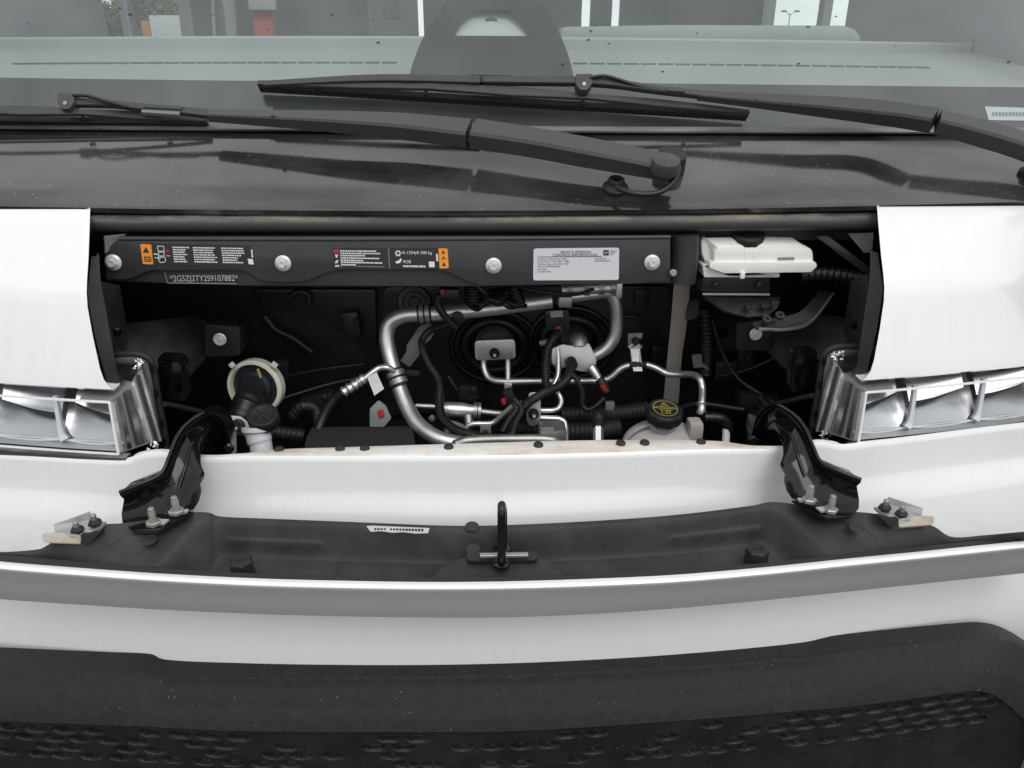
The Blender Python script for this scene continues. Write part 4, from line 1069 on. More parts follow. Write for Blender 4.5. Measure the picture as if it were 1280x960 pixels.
# left and right blocks
lb_ = prism('pipe_block', rounded([P(593, 426, 1.275), P(644, 424, 1.275), P(645, 449, 1.27), P(594, 451, 1.27)], .008), .022, 'cast', van, bev=.002); sub(lb_, 'small silver two-port pipe block')
lathe('block_nut', [(.0088, 0), (.0088, .006), (.006, .010), (.0035, .018), (.003, .018)], P(618, 441, 1.268), Vector((0, -1, .15)), 'rubber', lb_, 18)
lathe('nut_tip', [(.0026, .016), (.0026, .022), (.002, .023)], P(618, 441, 1.268), Vector((0, -1, .15)), 'bolt', lb_, 12)
lathe('block_flange', [(.036, 0), (.036, .008), (.028, .014)], P(618, 430, 1.31), Vector((0, -1, .1)), 'rubber', lb_, 28)
rb_ = prism('expansion_block', rounded([P(690, 436, 1.24), P(702, 430, 1.25), P(727, 434, 1.25), P(736, 428, 1.25), P(746, 448, 1.24), P(745, 458, 1.235), P(736, 465, 1.235), P(722, 464, 1.235), P(712, 458, 1.235), P(698, 462, 1.235), P(689, 453, 1.235)], .004), .030, 'cast', van, bev=.002); sub(rb_, 'larger silver block with a black service cap')
tube('block_neck', [P(724, 436, 1.26), P(722, 426, 1.27), P(712, 424, 1.30)], .017, 'cast', rb_, 18)
lathe('service_cap', [(.0098, -.004), (.0098, .014), (.0086, .016), (.006, .016), (.005, .012)], P(714, 453, 1.228), Vector((0, -1, .05)), 'rubber', rb_, 20)
tube('service_port', [P(739, 459, 1.23), P(743, 465, 1.225), P(748, 473, 1.22)], [.0085, .0065], 'aluminium', rb_, 14, n=8, mode=lin)
tube('block_screw', [P(676, 429, 1.28), P(684, 427, 1.275)], .006, 'zinc', rb_, 12, n=3)
ob_ = prism('oval_bracket', rounded([P(660, 491, 1.185), P(672, 490, 1.185), P(676, 500, 1.18), P(676, 525, 1.17), P(670, 533, 1.168), P(661, 532, 1.168), P(657, 522, 1.172), P(661, 505, 1.18)], .008), .008, 'cast', van, bev=.001)
lathe('bracket_bolt', [(.0088, 0), (.0088, .007), (.006, .012), (.003, .012)], P(667, 516.5, 1.165), Vector((0, -1, .1)), 'rubber', ob_, 16)
lathe('bolt_tip', [(.0026, .010), (.0026, .016)], P(667, 516.5, 1.165), Vector((0, -1, .1)), 'bolt', ob_, 10)
# connector block over the right grommet
cb = prism('valve_head', rounded([P(681, 389, 1.27), P(711, 388, 1.27), P(713, 413, 1.27), P(683, 414, 1.27)], .004), .035, 'bay_panel', van, bev=.002)
prism('head_sticker', [P(687, 389, 1.2685), P(703, 388, 1.2685), P(704, 396, 1.2685), P(689, 397, 1.2685)], .0005, 'cast', cb)
prism('red_clip', rounded([P(694, 409, 1.266), P(701, 407.5, 1.266), P(701.5, 412.5, 1.264), P(695, 413.5, 1.264)], .0015), .006, 'red', cb, bev=.0008)
# harness : corrugated conduit and plugs
def conduit(pts, r, lab=None, cor=.10):
    o = tube('wire_conduit', [P(*p) for p in pts], r, 'hose', van, 12, n=len(pts)*10, cor=cor, pitch=.0042)
    if lab: sub(o, lab)
    return o
conduit([(700, 415, 1.25), (691, 424, 1.225), (684, 440, 1.21), (682, 460, 1.20), (683, 482, 1.19), (690, 486, 1.185)], .0068)
tube('taped_harness', [P(567, 404, 1.24), P(552, 408, 1.25), P(538, 413, 1.26), P(528, 424, 1.255), (P(528, 436, 1.24)), P(536, 455, 1.225), P(547, 472, 1.21), P(550, 488, 1.19)], .0062, 'rubber', van, 12, n=60)
conduit([(550, 486, 1.19), (549, 505, 1.17), (553, 522, 1.15), (568, 536, 1.13), (590, 544, 1.115), (615, 547.5, 1.11), (636, 546, 1.11), (640, 535, 1.125), (648, 518, 1.14), (660, 503, 1.155)], .0072, 'black ribbed wire conduit sweeping under the pipes')
tube('taped_harness', [P(655, 507, 1.15), P(668, 498, 1.165), P(682, 490, 1.175), P(698, 483, 1.19), P(709, 473, 1.20), P(713, 462, 1.215)], .0075, 'rubber', van, 12, n=50)
conduit([(713, 466, 1.205), (722, 476, 1.20), (728, 492, 1.20), (728, 506, 1.20), (734, 512, 1.20), (744, 508, 1.205), (756, 497, 1.21)], .0048)
conduit([(640, 502, 1.16), (645, 512, 1.14), (636, 525, 1.13), (628, 540, 1.12)], .0052)
conduit([(642, 498, 1.155), (652, 512, 1.14), (645, 528, 1.125), (640, 545, 1.11)], .0052)
tube('plug', [P(749, 474, 1.22), P(753, 480, 1.215), P(758, 490, 1.21)], .0085, 'rubber', van, 12, n=6)
box('red_clip', P(754.5, 484.5, 1.203), (.012, .006, .007), 'red', van, .001, Matrix.Rotation(R(55), 3, 'Y'))
box('plug_tail', P(762, 507, 1.21), (.016, .012, .014), 'grey_plastic', van, .002)
box('plug', P(636, 494, 1.16), (.016, .014, .022), 'rubber', van, .003, Matrix.Rotation(R(-14), 3, 'Y'))
box('red_clip', P(629.5, 501.5, 1.155), (.007, .006, .010), 'red', van, .001, Matrix.Rotation(R(-10), 3, 'Y'))
box('port_fitting', P(635, 486, 1.262), (.014, .012, .020), 'aluminium', van, .002)
# service-port fittings beneath the beam
tube('port_fitting', [P(702, 363, 1.235), P(770, 359, 1.235)], .0095, 'aluminium', van, 18, n=4)
for u in (708, 730, 748, 763):
    tube('fitting_collar', [P(u, 362.6-(u-702)*.06, 1.235), P(u+7, 362.2-(u-702)*.06, 1.235)], .0118, 'cast', van, 18, n=2)
box('fitting_block', P(706, 376, 1.24), (.022, .02, .018), 'cast', van, .002)
box('fitting_block', P(773, 361, 1.23), (.010, .02, .028), 'aluminium', van, .002)
tube('wire', [P(655, 361, 1.21), P(690, 366, 1.2), P(720, 368, 1.2), P(742, 361, 1.21)], .003, 'hose', van, 8)
# black harness bundle under the beam
hb = empty('harness_bundle', P(610, 372, 1.2), van)
g = random.Random(5)
for k in range(9):
    u0 = 582+g.uniform(0, 20); v0 = 360+g.uniform(0, 22)
    tube('bundle_wire', [P(u0+i*14, v0+g.uniform(-7, 7), 1.20+g.uniform(-.02, .02)) for i in range(5)], g.uniform(.003, .006), 'hose', hb, 8, n=30)
tube('bundle_coil', [P(590, 358, 1.19), P(592, 378, 1.19)], .012, 'hose', hb, 14, n=12, cor=.12, pitch=.005)
tube('bundle_coil', [P(640, 358, 1.19), P(650, 381, 1.19)], .010, 'hose', hb, 14, n=12, cor=.12, pitch=.005)
cn2 = box('bundle_connector', P(562, 365.5, 1.2), (.030, .02, .014), 'bay_panel', hb, .002)
box('red_clip', P(553.5, 365, 1.185), (.006, .004, .008), 'red', hb, .001)
tube('bundle_wire', [P(550, 368, 1.21), P(547, 380, 1.21), P(556, 395, 1.21), P(570, 410, 1.215)], .006, 'hose', hb, 10)
lathe('bundle_clip', [(.010, 0), (.010, .006), (.004, .008)], P(572, 396, 1.225), Vector((0, -1, 0)), 'rubber', hb, 16)
# clip on the thin pipe
cl = prism('pipe_bracket', [P(785, 417, 1.27), P(803, 416, 1.27), P(803, 422, 1.27), P(799, 424, 1.27), P(799, 430, 1.27), P(803, 432, 1.27), P(803, 434, 1.27), P(800, 436, 1.268), P(803, 455, 1.25), P(803, 464, 1.248), P(792, 464, 1.248), P(789, 455, 1.25), P(788, 436, 1.268), P(785, 434, 1.27)], .003, 'zinc', pc)
lathe('bracket_bolt', [(.0075, 0), (.0075, .005), (.005, .008)], P(794.5, 426, 1.265), Vector((0, -1, .1)), 'rubber', pc, hexn=6)
clamp((788, 456, 1.26), (806, 456, 1.26), .0085, 'rubber', pc, 2)
tube('pipe_nut', [P(877, 503, 1.168), P(877, 507, 1.165), P(877, 511, 1.16), P(876.5, 516, 1.16)], [.0085, .007, .0085], 'aluminium', pc, 16, n=8, mode=lin)
# tan webbing strap
st_ = [[P(u, v, y) for u, v, y in c_] for c_ in (((843, 348, 1.20), (839, 400, 1.24), (834, 450, 1.28), (829, 505, 1.30)), ((863, 350, 1.205), (859, 400, 1.245), (852, 450, 1.285), (848, 505, 1.305)))]
sub(loft('heat_sleeve_strap', [st_[0], [a.lerp(b, .5)+Vector((0, -.004, 0)) for a, b in zip(*st_)], st_[1]], 'webbing', van, n=30, thick=.004), 'tan woven strap hanging behind the coolant cap')
prism('strap_tab', rounded([P(860, 378, 1.225), P(874, 372, 1.225), P(873, 394, 1.225), P(868, 399, 1.225), P(857, 401, 1.23)], .004), .002, 'bay_dusty', van)
# coolant tank, cap
ct = empty('coolant_tank', P(832, 552, 1.08), van); sub(ct, 'greyish coolant tank with black yellow-marked cap')
tc_ = P(829, 553, 1.10)
rows = []
for i in range(13):
    a = math.pi/2*i/12
    rows.append([tc_+Vector((math.cos(b)*.067*math.cos(a)*(1 if math.cos(b) < 0 else .92), math.sin(b)*.052*math.cos(a), 0.040*math.sin(a)-.004)) for b in [2*math.pi*j/36 for j in range(37)]])
rows.insert(0, [p-Vector((0, 0, .06)) for p in rows[0]])
grid('tank_body', rows, 'tank', ct, sharp=60)
rib = [Vector((math.cos(a)*.067, -.012, .042*math.sin(a)))+tc_ for a in [math.pi*.98-i*.1 for i in range(14)]]
bar('tank_seam', rib, .004, .006, Vector((0, -1, 0)), 'tank', ct, n=30)
box('tank_port', P(868, 536, 1.085), (.022, .03, .030), 'tank', ct, .005)
cc = P(831, 513, 1.085); ca = Vector((.05, -.22, .97)).normalized()
vs_, fs = [], []
prof = [(.0275, -.016), (.0288, -.012), (.0288, -.002), (.0270, .002), (.024, .0035), (.0225, .0025), (0, .0022)]
sA = Vector((1, 0, 0)); sA = (sA-ca*sA.dot(ca)).normalized(); uA = ca.cross(sA)
for i, (r_, h_) in enumerate(prof):
    for k in range(60):
        a = 2*math.pi*k/60; q_ = r_*(1+(.045*math.cos(a*9) if i < 4 else 0)); vs_.append(cc+(sA*math.cos(a)+uA*math.sin(a))*max(q_, 1e-5)+ca*h_)
for i in range(len(prof)-1):
    for k in range(60): fs.append((i*60+k, i*60+(k+1) % 60, (i+1)*60+(k+1) % 60, (i+1)*60+k))
obj('tank_cap', vs_, fs, 'rubber', ct, True, 40)
lathe('cap_neck', [(.022, -.03), (.022, -.014)], cc, ca, 'tank', ct, 24)
def on_cap(x, y, h=.0042): return cc+sA*x*.001+uA*y*.001+ca*h
q = []
for i in range(40):
    a, b = 2*math.pi*i/40, 2*math.pi*(i+1)/40
    q.append([on_cap(19.6*math.cos(a), 19.6*math.sin(a)), on_cap(19.6*math.cos(b), 19.6*math.sin(b)), on_cap(18.6*math.cos(b), 18.6*math.sin(b)), on_cap(18.6*math.cos(a), 18.6*math.sin(a))])
def stroke(x0, y0, x1, y1, w_=1.0):
    dx, dy = x1-x0, y1-y0; L = math.hypot(dx, dy); nx, ny = -dy/L*w_/2, dx/L*w_/2
    q.append([on_cap(x0+nx, y0+ny), on_cap(x1+nx, y1+ny), on_cap(x1-nx, y1-ny), on_cap(x0-nx, y0-ny)])
stroke(-18, 1, 18, -1, 1.4); stroke(-17, 4, 16, 2.5, 1.0); stroke(-6, 6, 0, 15); stroke(0, 15, 6, 6); stroke(-6, 6, 6, 6); stroke(0, 8, 0, 12, 1.4)
stroke(-7, -6, -7, -13); stroke(-7, -13, -2, -13); stroke(0, -6, 0, -13); stroke(0, -6, 6, -6); stroke(6, -6, 6, -13); stroke(0, -13, 6, -13); stroke(2, -9, 4, -9); stroke(-10, -4, 9, -5, 1.2)
joinquads('cap_print', q, 'yellow', ct)
# hose elbow by the tank
tube('elbow_hose', [P(880, 522, 1.10), P(892, 522, 1.10), P(903, 524, 1.10), P(909, 531, 1.10), P(909, 540, 1.10)], .0085, 'hose', van, 14, n=30)
tube('white_connector', [P(908, 536, 1.098), P(907, 556, 1.09)], .0062, 'print_white', van, 14, n=4)
# sensor
sn = tube('sensor_body', [P(748, 533, 1.14), P(748, 562, 1.12)], .0085, 'aluminium', van, hexn if False else 6, n=3)
tube('sensor_cap', [P(748, 515, 1.15), P(748, 520, 1.148), P(748, 527, 1.146), P(748, 535, 1.14)], [.0085, .0105, .0092], 'rubber', sn, 14, n=10)
# cooler pump casting low down
gp = empty('valve_casting', P(640, 552, 1.10), van)
box('casting_body', P(690, 543, 1.13), (.045, .04, .032), 'cast', gp, .004)
box('casting_fin', P(683, 534, 1.12), (.024, .006, .004), 'cast', gp, .001); box('casting_fin', P(685, 541, 1.118), (.024, .006, .004), 'cast', gp, .001)
tube('casting_rail', [P(568, 556, 1.09), P(585, 551, 1.10), P(640, 549, 1.10), P(690, 550, 1.10), P(700, 556, 1.09)], .008, 'cast', gp, 12)
box('casting_tab', P(607, 538, 1.13), (.018, .004, .022), 'zinc', gp, .001)
lathe('casting_bolt', [(.005, 0), (.005, .003), (.003, .004)], P(607, 540, 1.126), Vector((0, -1, 0)), 'rubber', gp, hexn=6)
box('casting_body', P(566, 541, 1.15), (.030, .03, .030), 'cast', gp, .003, Matrix.Rotation(R(20), 3, 'Y'))
lathe('casting_bolt', [(.006, 0), (.006, .006), (.004, .007)], P(541, 522, 1.18), Vector((-.4, -1, 0)), 'zinc', gp, hexn=6)
# black pipes and pumps in the deep bay
for pts, r_ in (([(700, 518, 1.24), (760, 517, 1.25), (810, 512, 1.26)], .016), ([(640, 536, 1.24), (720, 540, 1.22), (775, 535, 1.22)], .018), ([(880, 385, 1.30), (884, 430, 1.30), (882, 470, 1.28)], .012), ([(365, 520, 1.2), (378, 508, 1.2), (395, 512, 1.2), (400, 540, 1.18)], .010), ([(305, 500, 1.2), (330, 535, 1.2), (380, 545, 1.2)], .012)):
    tube('bay_hose', [P(*p) for p in pts], r_, 'bay', bay, 12, n=40, cor=.05, pitch=.008)
prism('hose_clip', rounded([P(865, 444, 1.27), P(877, 443, 1.27), P(878, 454, 1.27), P(885, 458, 1.27), P(886, 464, 1.27), P(879, 459, 1.27), P(867, 460, 1.27)], .002), .004, 'grey_plastic', bay)
box('bay_module', P(906, 428, 1.34), (.045, .02, .03), 'bay_dusty', bay, .003)

# dim brackets, looms and clips deep in the bay
for pts, r_ in (([(330, 505, 1.28), (372, 492, 1.30), (420, 478, 1.32), (470, 470, 1.34)], .0035), ([(360, 470, 1.33), (400, 462, 1.33), (455, 455, 1.33)], .003), ([(890, 400, 1.30), (905, 445, 1.29), (925, 475, 1.27), (960, 498, 1.24)], .004), ([(900, 470, 1.28), (935, 462, 1.28), (985, 440, 1.26)], .003), ([(770, 395, 1.36), (805, 400, 1.36), (825, 430, 1.36)], .003), ([(560, 470, 1.33), (575, 490, 1.32), (600, 498, 1.30)], .004), ([(835, 520, 1.2), (870, 505, 1.24), (930, 512, 1.22)], .005)):
    tube('loom_wire', [P(*p) for p in pts], r_, 'bay_panel', bay, 8, n=24)
for u, v, y, sz in ((345, 460, 1.34, (.05, .02, .04)), (400, 500, 1.30, (.06, .03, .03)), (440, 405, 1.38, (.03, .02, .05)), (905, 460, 1.30, (.04, .03, .035)), (945, 500, 1.25, (.07, .03, .03)), (820, 440, 1.37, (.02, .015, .03)), (585, 490, 1.30, (.035, .02, .03)), (930, 450, 1.31, (.03, .02, .05))):
    b_ = box('bay_bracket', P(u, v, y), sz, 'bay_panel', bay, .004, Matrix.Rotation(R((u*7) % 25-12), 3, 'Y'))
    lathe('bay_clip', [(.006, 0), (.006, .004), (.003, .006)], P(u+6, v-4, y-sz[1]/2-.003), Vector((0, -1, .1)), 'bay_dusty', bay, hexn=6)
# washer filler
wf = empty('washer_filler', P(325, 560, 1.06), van); sub(wf, 'white washer filler neck with black lid')
nk = [P(322, 533, 1.08), P(323, 545, 1.075), P(326, 556, 1.07), P(329, 580, 1.06)]
tube('filler_neck', nk, [.024, .019, .017, .018], 'filler_white', wf, 28, n=30)
lathe('filler_lid', [(.0235, -.012), (.0240, -.008), (.0240, .002), (.0225, .005), (.018, .0055), (.016, .0045), (0, .0045)], P(329, 521, 1.08), Vector((.02, -.42, .9)), 'rubber', wf, 36)
la = Vector((.02, -.42, .9)).normalized(); ls = (X-la*la.x).normalized(); lu = la.cross(ls)
for k in range(6):
    a = 2*math.pi*k/6+.3; p = P(329, 521, 1.08)+la*.0055
    bar('lid_rib', [p+(ls*math.cos(a)+lu*math.sin(a))*.004, p+(ls*math.cos(a)+lu*math.sin(a))*.017], .0018, .002, la, 'beam', wf, n=3)
prism('filler_ear', rounded([P(284, 520, 1.085), P(300, 521, 1.085), P(312, 530, 1.085), P(318, 552, 1.08), P(306, 546, 1.08), P(296, 532, 1.085)], .003), .004, 'filler_white', wf, bev=.001)
lathe('ear_boss', [(.0105, 0), (.0105, .004), (.008, .006)], P(298, 531.5, 1.082), Vector((0, -1, .2)), 'rubber', wf, 20)
lathe('ear_stud', [(.0026, .003), (.0026, .014), (.002, .015)], P(296, 535, 1.078), Vector((0, -1, .2)), 'bolt', wf, 10)
# intake ring and bellows
ir = empty('intake_ring', P(319, 484, 1.2), van); sub(ir, 'cream ring round a black rubber bellows')
ra = Vector((-.16, -1, .12)).normalized(); rc = P(319, 484, 1.20)
lathe('ring', [(.040, -.02), (.0475, -.012), (.0475, .004), (.045, .007), (.041, .007), (.0395, .003), (.0395, -.02)], rc, ra, 'cream', ir, 48)
lathe('bellows_face', [(.040, -.008), (.039, -.003), (.030, -.002), (.028, .004), (.022, .006), (.020, .012)], rc, ra, 'cone', ir, 40)
tube('bellows', [rc+ra*.006+Vector((-.002, 0, -.010)), P(310, 505, 1.16), P(303, 520, 1.14), P(296, 545, 1.13)], [.021, .024, .022, .024], 'hose', ir, 24, n=30, cor=.05, pitch=.012)
bar('ring_mark', [P(322, 461, 1.186), P(326, 472, 1.184)], .004, .002, ra, 'yellow', ir, n=4)
box('ring_lug', P(343, 456, 1.19), (.010, .006, .008), 'cream', ir, .001, Matrix.Rotation(R(40), 3, 'Y'))
box('ring_lug', P(290, 456, 1.19), (.008, .006, .008), 'cream', ir, .001, Matrix.Rotation(R(-40), 3, 'Y'))

# brake-fluid reservoir
rv = empty('brake_fluid_reservoir', P(945, 345, 1.14), van); sub(rv, 'pale translucent brake fluid reservoir with black cap')
def ring(px, y): return [P(u, v, y) for u, v in px]
f_ = [(892, 314), (898, 309.5), (1008, 308.5), (1017, 313), (1018, 331), (1012, 336), (898, 337), (892, 332)]
prism('reservoir_body', rounded(ring(f_, 1.120), .005), .075, 'reservoir', rv, bev=.006)
prism('reservoir_side', rounded(ring([(876, 302), (880, 296), (900, 309), (897, 337), (884, 331), (877, 318)], 1.135), .004), .06, 'reservoir', rv, bev=.004)
prism('reservoir_flange', rounded(ring([(888, 328), (1020, 327.5), (1022, 333), (1014, 340.5), (905, 342), (886, 335)], 1.114), .004), .085, 'reservoir', rv, bev=.0015)
prism('reservoir_foot', rounded(ring([(878, 330), (893, 335), (910, 343), (975, 341), (975, 347), (880, 347)], 1.125), .003), .05, 'reservoir', rv, bev=.002)
prism('reservoir_shoulder', [P(880, 296, 1.135), P(988, 293.5, 1.15), P(1008, 309, 1.122), P(898, 310, 1.122)], .02, 'reservoir', rv, bev=.004)
box('reservoir_nub', P(928, 344, 1.112), (.007, .006, .010), 'reservoir', rv, .0015); box('reservoir_rib', P(932, 323, 1.1195), (.004, .002, .022), 'reservoir', rv, .0008); box('reservoir_rib', P(943, 323, 1.1195), (.004, .002, .022), 'reservoir', rv, .0008)
joinquads('reservoir_mark', [ring([(972, 322), (993, 321.5), (993, 325), (972, 325.5)], 1.1192)], 'print_grey', rv)
lathe('filler_collar', [(.020, -.012), (.020, .006)], P(931, 306, 1.15), Vector((0, -.25, 1)), 'reservoir', rv, 28)
lathe('reservoir_cap', [(.0275, .004), (.0275, .016), (.025, .020), (0, .021)], P(931, 304, 1.15), Vector((0, -.25, 1)), 'rubber', rv, 12)
# things round the reservoir
mb = prism('reservoir_mount', [P(878, 347, 1.16), P(963, 346, 1.16), P(963, 368, 1.16), P(878, 367, 1.16)], .06, 'bay_panel', van, bev=.003)
bar('mount_edge', [P(878, 367.5, 1.155), P(962, 368, 1.155)], .003, .003, Z, 'stud', mb, n=3)
for u in (895, 949): lathe('mount_bolt', [(.0065, 0), (.0065, .003), (.004, .004)], P(u, 356, 1.157), Vector((0, -1, 0)), 'bay_panel', mb, hexn=6)
grid('mount_shelf', [[P(880, 370, 1.16), P(976, 371, 1.16)], [P(905, 388, 1.13), P(972, 384, 1.13)], [P(935, 396, 1.12), P(960, 394, 1.12)]], 'bay_dusty', mb, thick=.004)
for (u, v) in ((935, 384), (955, 382), (968, 378)): box('shelf_clip', P(u, v, 1.12), (.012, .012, .006), 'bay_panel', mb, .0015)
br = loft('dogleg_bracket', [[P(940, 404, 1.10), P(965, 398, 1.11), P(995, 392, 1.13), P(1010, 380, 1.15), P(1024, 362, 1.18)], [P(945, 410, 1.09), P(970, 409, 1.10), P(1000, 402, 1.12), P(1018, 392, 1.13), P(1040, 365, 1.17)], [P(962, 413, 1.085), P(985, 411, 1.095), P(1012, 403, 1.115), P(1024, 393, 1.125), P(1044, 367, 1.165)]], 'bay_dusty', van, n=24, thick=.003, sharp=25)
sub(br, 'dusty dog-leg bracket below the reservoir')
bar('bracket_lip', [P(948, 411, 1.086), P(985, 411.5, 1.093), P(1013, 403, 1.112), P(1042, 367, 1.165)], .003, .004, Z, 'stud', br, n=16)
for (u, v) in ((958, 401), (974, 396)): lathe('bracket_eyelet', [(.007, 0), (.007, .005), (.003, .005), (.003, .002)], P(u, v, 1.095), Vector((0, -.6, 1)), 'bay_panel', br, 16)
tube('brake_hose', [P(1000, 344, 1.15), P(1030, 342, 1.15), P(1060, 345, 1.14), P(1090, 350, 1.12)], .010, 'hose', van, 12, n=30, cor=.1, pitch=.01)
prism('corner_brace', [P(1020, 296, 1.14), P(1034, 294, 1.14), P(1088, 335, 1.12), P(1086, 345, 1.12)], .01, 'bay_panel', van)
prism('corner_brace', [P(1060, 292, 1.13), P(1092, 291, 1.12), P(1090, 315, 1.12), P(1080, 316, 1.12)], .006, 'grey_plastic', van)

# ================================================================== cab
cab = empty('cab', (0, 2.2, .8), van)
def dz(y): return 1.44+(y-1.47)*.155
rows = []
for y, z in ((1.33, 1.36), (1.42, 1.425), (1.6, 1.452), (1.72, 1.475), (1.82, 1.492), (1.9, 1.502), (1.93, 1.49), (1.95, 1.3)):
    rows.append([Vector((x, y, z-.006*x*x)) for x in [-1.16+2.32*j/20 for j in range(21)]])
grid('dashboard', rows, 'dash', cab, sharp=60)
for (u0, u1, va, vb) in ((22, 505, 68, 77), (722, 1170, 77, 82)):
    # demister slots following the dash
    n_ = int((u1-u0)/21)
    for k in range(n_):
        u = u0+(u1-u0)*k/n_; v = va+(vb-va)*k/n_
        y = 1.70
        a = P(u+3, v, y); 
        zz = 1.4708-.006*a.x*a.x
        box('vent_slot', Vector((a.x, y, zz)), (.024*1.15, .018, .004), 'dash_dark', cab, 0)
bar('dash_roll', [Vector((x, 1.955+.0*x, 1.508-.006*x*x)) for x in (-1.14, -.5, 0, .5, 1.14)], .05, .03, Z, 'dash', cab, n=24)
bn = [P(735, 33, 2.0), P(840, 31, 2.0), P(1060, 32, 2.0), P(1076, 40, 2.0), P(1079, 62, 2.0), P(700, 62, 2.0), P(700, 33, 2.0)]
prism('instrument_hood', rounded(bn, .02), .10, 'dash', cab, bev=.01)
# side walls with window openings
def side(s):
    for y0, y1, z0, z1 in ((1.45, 1.70, .5, 1.49), (2.66, 3.44, .5, 1.51), (3.44, 3.9, .5, 2.3), (2.66, 3.44, 2.05, 2.3)):
        box('door_panel', (s*1.17, (y0+y1)/2, (z0+z1)/2), (.05, y1-y0, z1-z0), 'cab', cab, 0)
    prism('door_pillar', [(s*1.15, y_, z_) for y_, z_ in ((1.70, .5), (2.66, .5), (2.66, 2.3), (2.30, 2.28), (1.70, 1.66))], 0, 'cab', cab, dvec=(s*.05, 0, 0))
    for yy in (2.88,): box('window_post', (s*1.17, yy, 1.78), (.03, .05, .54), 'cab', cab, .004, Matrix.Rotation(R(8*s*0), 3, 'X'))
    obj('side_window', [(s*1.165, 2.66, 1.5), (s*1.165, 3.44, 1.5), (s*1.165, 3.44, 2.06), (s*1.165, 2.66, 2.06)], [(0, 1, 2, 3)], 'side_glass', cab)
    tube('a_pillar', [wp(s*1.12, 0), wp(s*1.12, .5), wp(s*1.12, 1.15)], .03, 'cab_pale', cab, 12, n=6)
for s in (-1, 1): side(s)
# rear partition: grey panels, pale door, bright panes
def part(u0, u1, m, y=3.9, dy=0, name='partition_panel', vb=60, vt=-500):
    p0, p1 = P(u0, vb, y), P(u1, vb, y)
    return box(name, ((p0.x+p1.x)/2, y, 1.5), (p1.x-p0.x, .03, 1.9), m, cab, 0)
for u0, u1, m_ in ((300, 342, 'cab'), (342, 463, 'cab'), (463, 470, 'cab_pale'), (470, 505, 'cab_pale'), (505, 524, 'cab_pale'), (531, 725, 'cab'), (736, 762, 'cab'), (772, 918, 'cab'), (926, 932, 'cab_pale'), (940, 955, 'cab')):
    part(u0, u1, m_, 3.9 if m_ == 'cab' else 3.86)
box('door_recess', P(489, 8, 3.83)+Z*.05, (.055, .02, .20), 'cab', cab, .01)
bar('red_belt', [P(331, 58, 2.7), P(329, 20, 2.72), P(327, 0, 2.74), P(326, -40, 2.76)], .062, .006, Vector((0, -1, 0)), 'belt', cab, n=10)
box('belt_anchor', P(328, 2, 2.70), (.085, .03, .05), 'cab_pale', cab, .008)
tube('grab_rail', [P(291, 55, 2.9), P(287, 0, 2.92), P(284, -40, 2.94)], .018, 'cab_pale', cab, 12, n=8)
tube('grab_rail', [P(269, 55, 2.9), P(266, 0, 2.92), P(264, -40, 2.94)], .006, 'cab_pale', cab, 8, n=8)
# seats
def seat(u, w_, v):
    p = P(u, v, 2.5)
    st = empty('seat', (p.x, 2.5, .9), cab)
    return box('seat_back', (p.x, 2.55, 1.15+.0), (w_, .12, .72), 'cab', cab, .05)
seat(705, .20, 20)
box('roof_panel', (0, 3.05, 2.30), (2.36, 1.7, .05), 'cab', cab, 0)
box('cab_floor', (0, 2.65, .5), (2.3, 2.5, .05), 'cab', cab, 0)

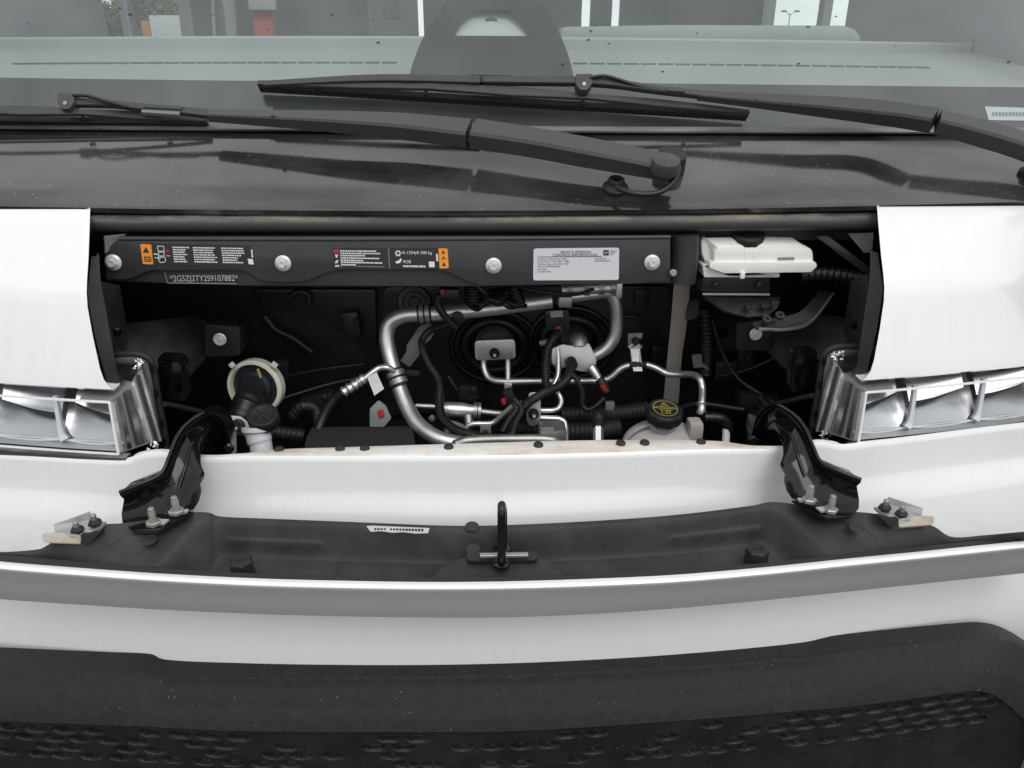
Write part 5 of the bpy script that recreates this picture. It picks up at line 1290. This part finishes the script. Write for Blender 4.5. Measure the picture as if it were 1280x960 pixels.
# ================================================================== beyond the van
def tree(x, y, h, seed, lab):
    t = empty('tree', (x, y, 0)); t['label'] = lab; t['category'] = 'tree'; t['group'] = 'trees beyond the van'
    g = random.Random(seed)
    tube('trunk', [Vector((x, y, 0)), Vector((x+.1, y, h*.3)), Vector((x-.1, y+.1, h*.6)), Vector((x, y, h*.85))], [.25, .06], 'bark', t, 8, n=10)
    vs_, fs = [], []
    cl_ = [(Vector((g.uniform(-.38, .38)*h, g.uniform(-.3, .3)*h, h*g.uniform(.32, .9))), h*g.uniform(.10, .19)) for _ in range(26)]
    for c_, r_ in cl_:
        for k in range(220):
            d = Vector((g.gauss(0, 1), g.gauss(0, 1), g.gauss(0, .8))).normalized()*r_*g.uniform(.5, 1.05)
            p = Vector((x, y, 0))+c_+d; b = len(vs_); e = h*.028
            a1 = Vector((g.uniform(-1, 1), g.uniform(-1, 1), g.uniform(-1, 1))).normalized()*e; a2 = a1.cross(Vector((g.uniform(-1, 1), g.uniform(-1, 1), g.uniform(-1, 1)))).normalized()*e*.7
            vs_ += [p-a1, p+a2, p+a1, p-a2]; fs.append((b, b+1, b+2, b+3))
    obj('crown', vs_, fs, 'leaf', t)
tree(-27, 76, 7.0, 1, 'taller leafy green tree seen through the side window')
tree(-29.5, 68, 4.6, 2, 'lower bushy tree seen through the side window')
tree(-34, 88, 6.0, 3, 'small round tree showing beside the pale trailer')
# parked trailer far off
tr_ = empty('truck_trailer', (-21.6, 62, 0)); tr_['label'] = 'distant pale box trailer parked below the trees'; tr_['category'] = 'trailer'
box('trailer_body', (-21.6, 62, 2.25), (2.4, 3, 2.4), 'trailer', tr_, .05)
for i in (-1, 1):
    for j in (-1, 1): lathe('wheel', [(.5, -.15), (.5, .15), (.25, .18)], (-21.6+i*1.0, 62+j*.9, .5), X, 'rubber', tr_, 20)
box('tail_panel', (-23.2, 61.5, 2.1), (.6, 1.5, 2.0), 'orange_cab', tr_, .02)
# light mast
lm = empty('light_mast', (44, 112, 0)); lm['label'] = 'tall light mast with two floodlight arms against the sky'; lm['category'] = 'light pole'
pm = CAM+ray(986, 30)*140
lm.location = (pm.x, pm.y, 0)
tube('mast', [Vector((pm.x, pm.y, 0)), Vector((pm.x, pm.y, 7.4))], [.14, .08], 'pole', lm, 10, n=6)
for s in (-1, 1):
    tube('mast_arm', [Vector((pm.x, pm.y, 7.1)), Vector((pm.x+s*.9, pm.y, 7.7))], .05, 'pole', lm, 8, n=3)
    box('flood_head', (pm.x+s*1.2, pm.y, 7.75), (.8, .5, .25), 'lamp_head', lm, .02)
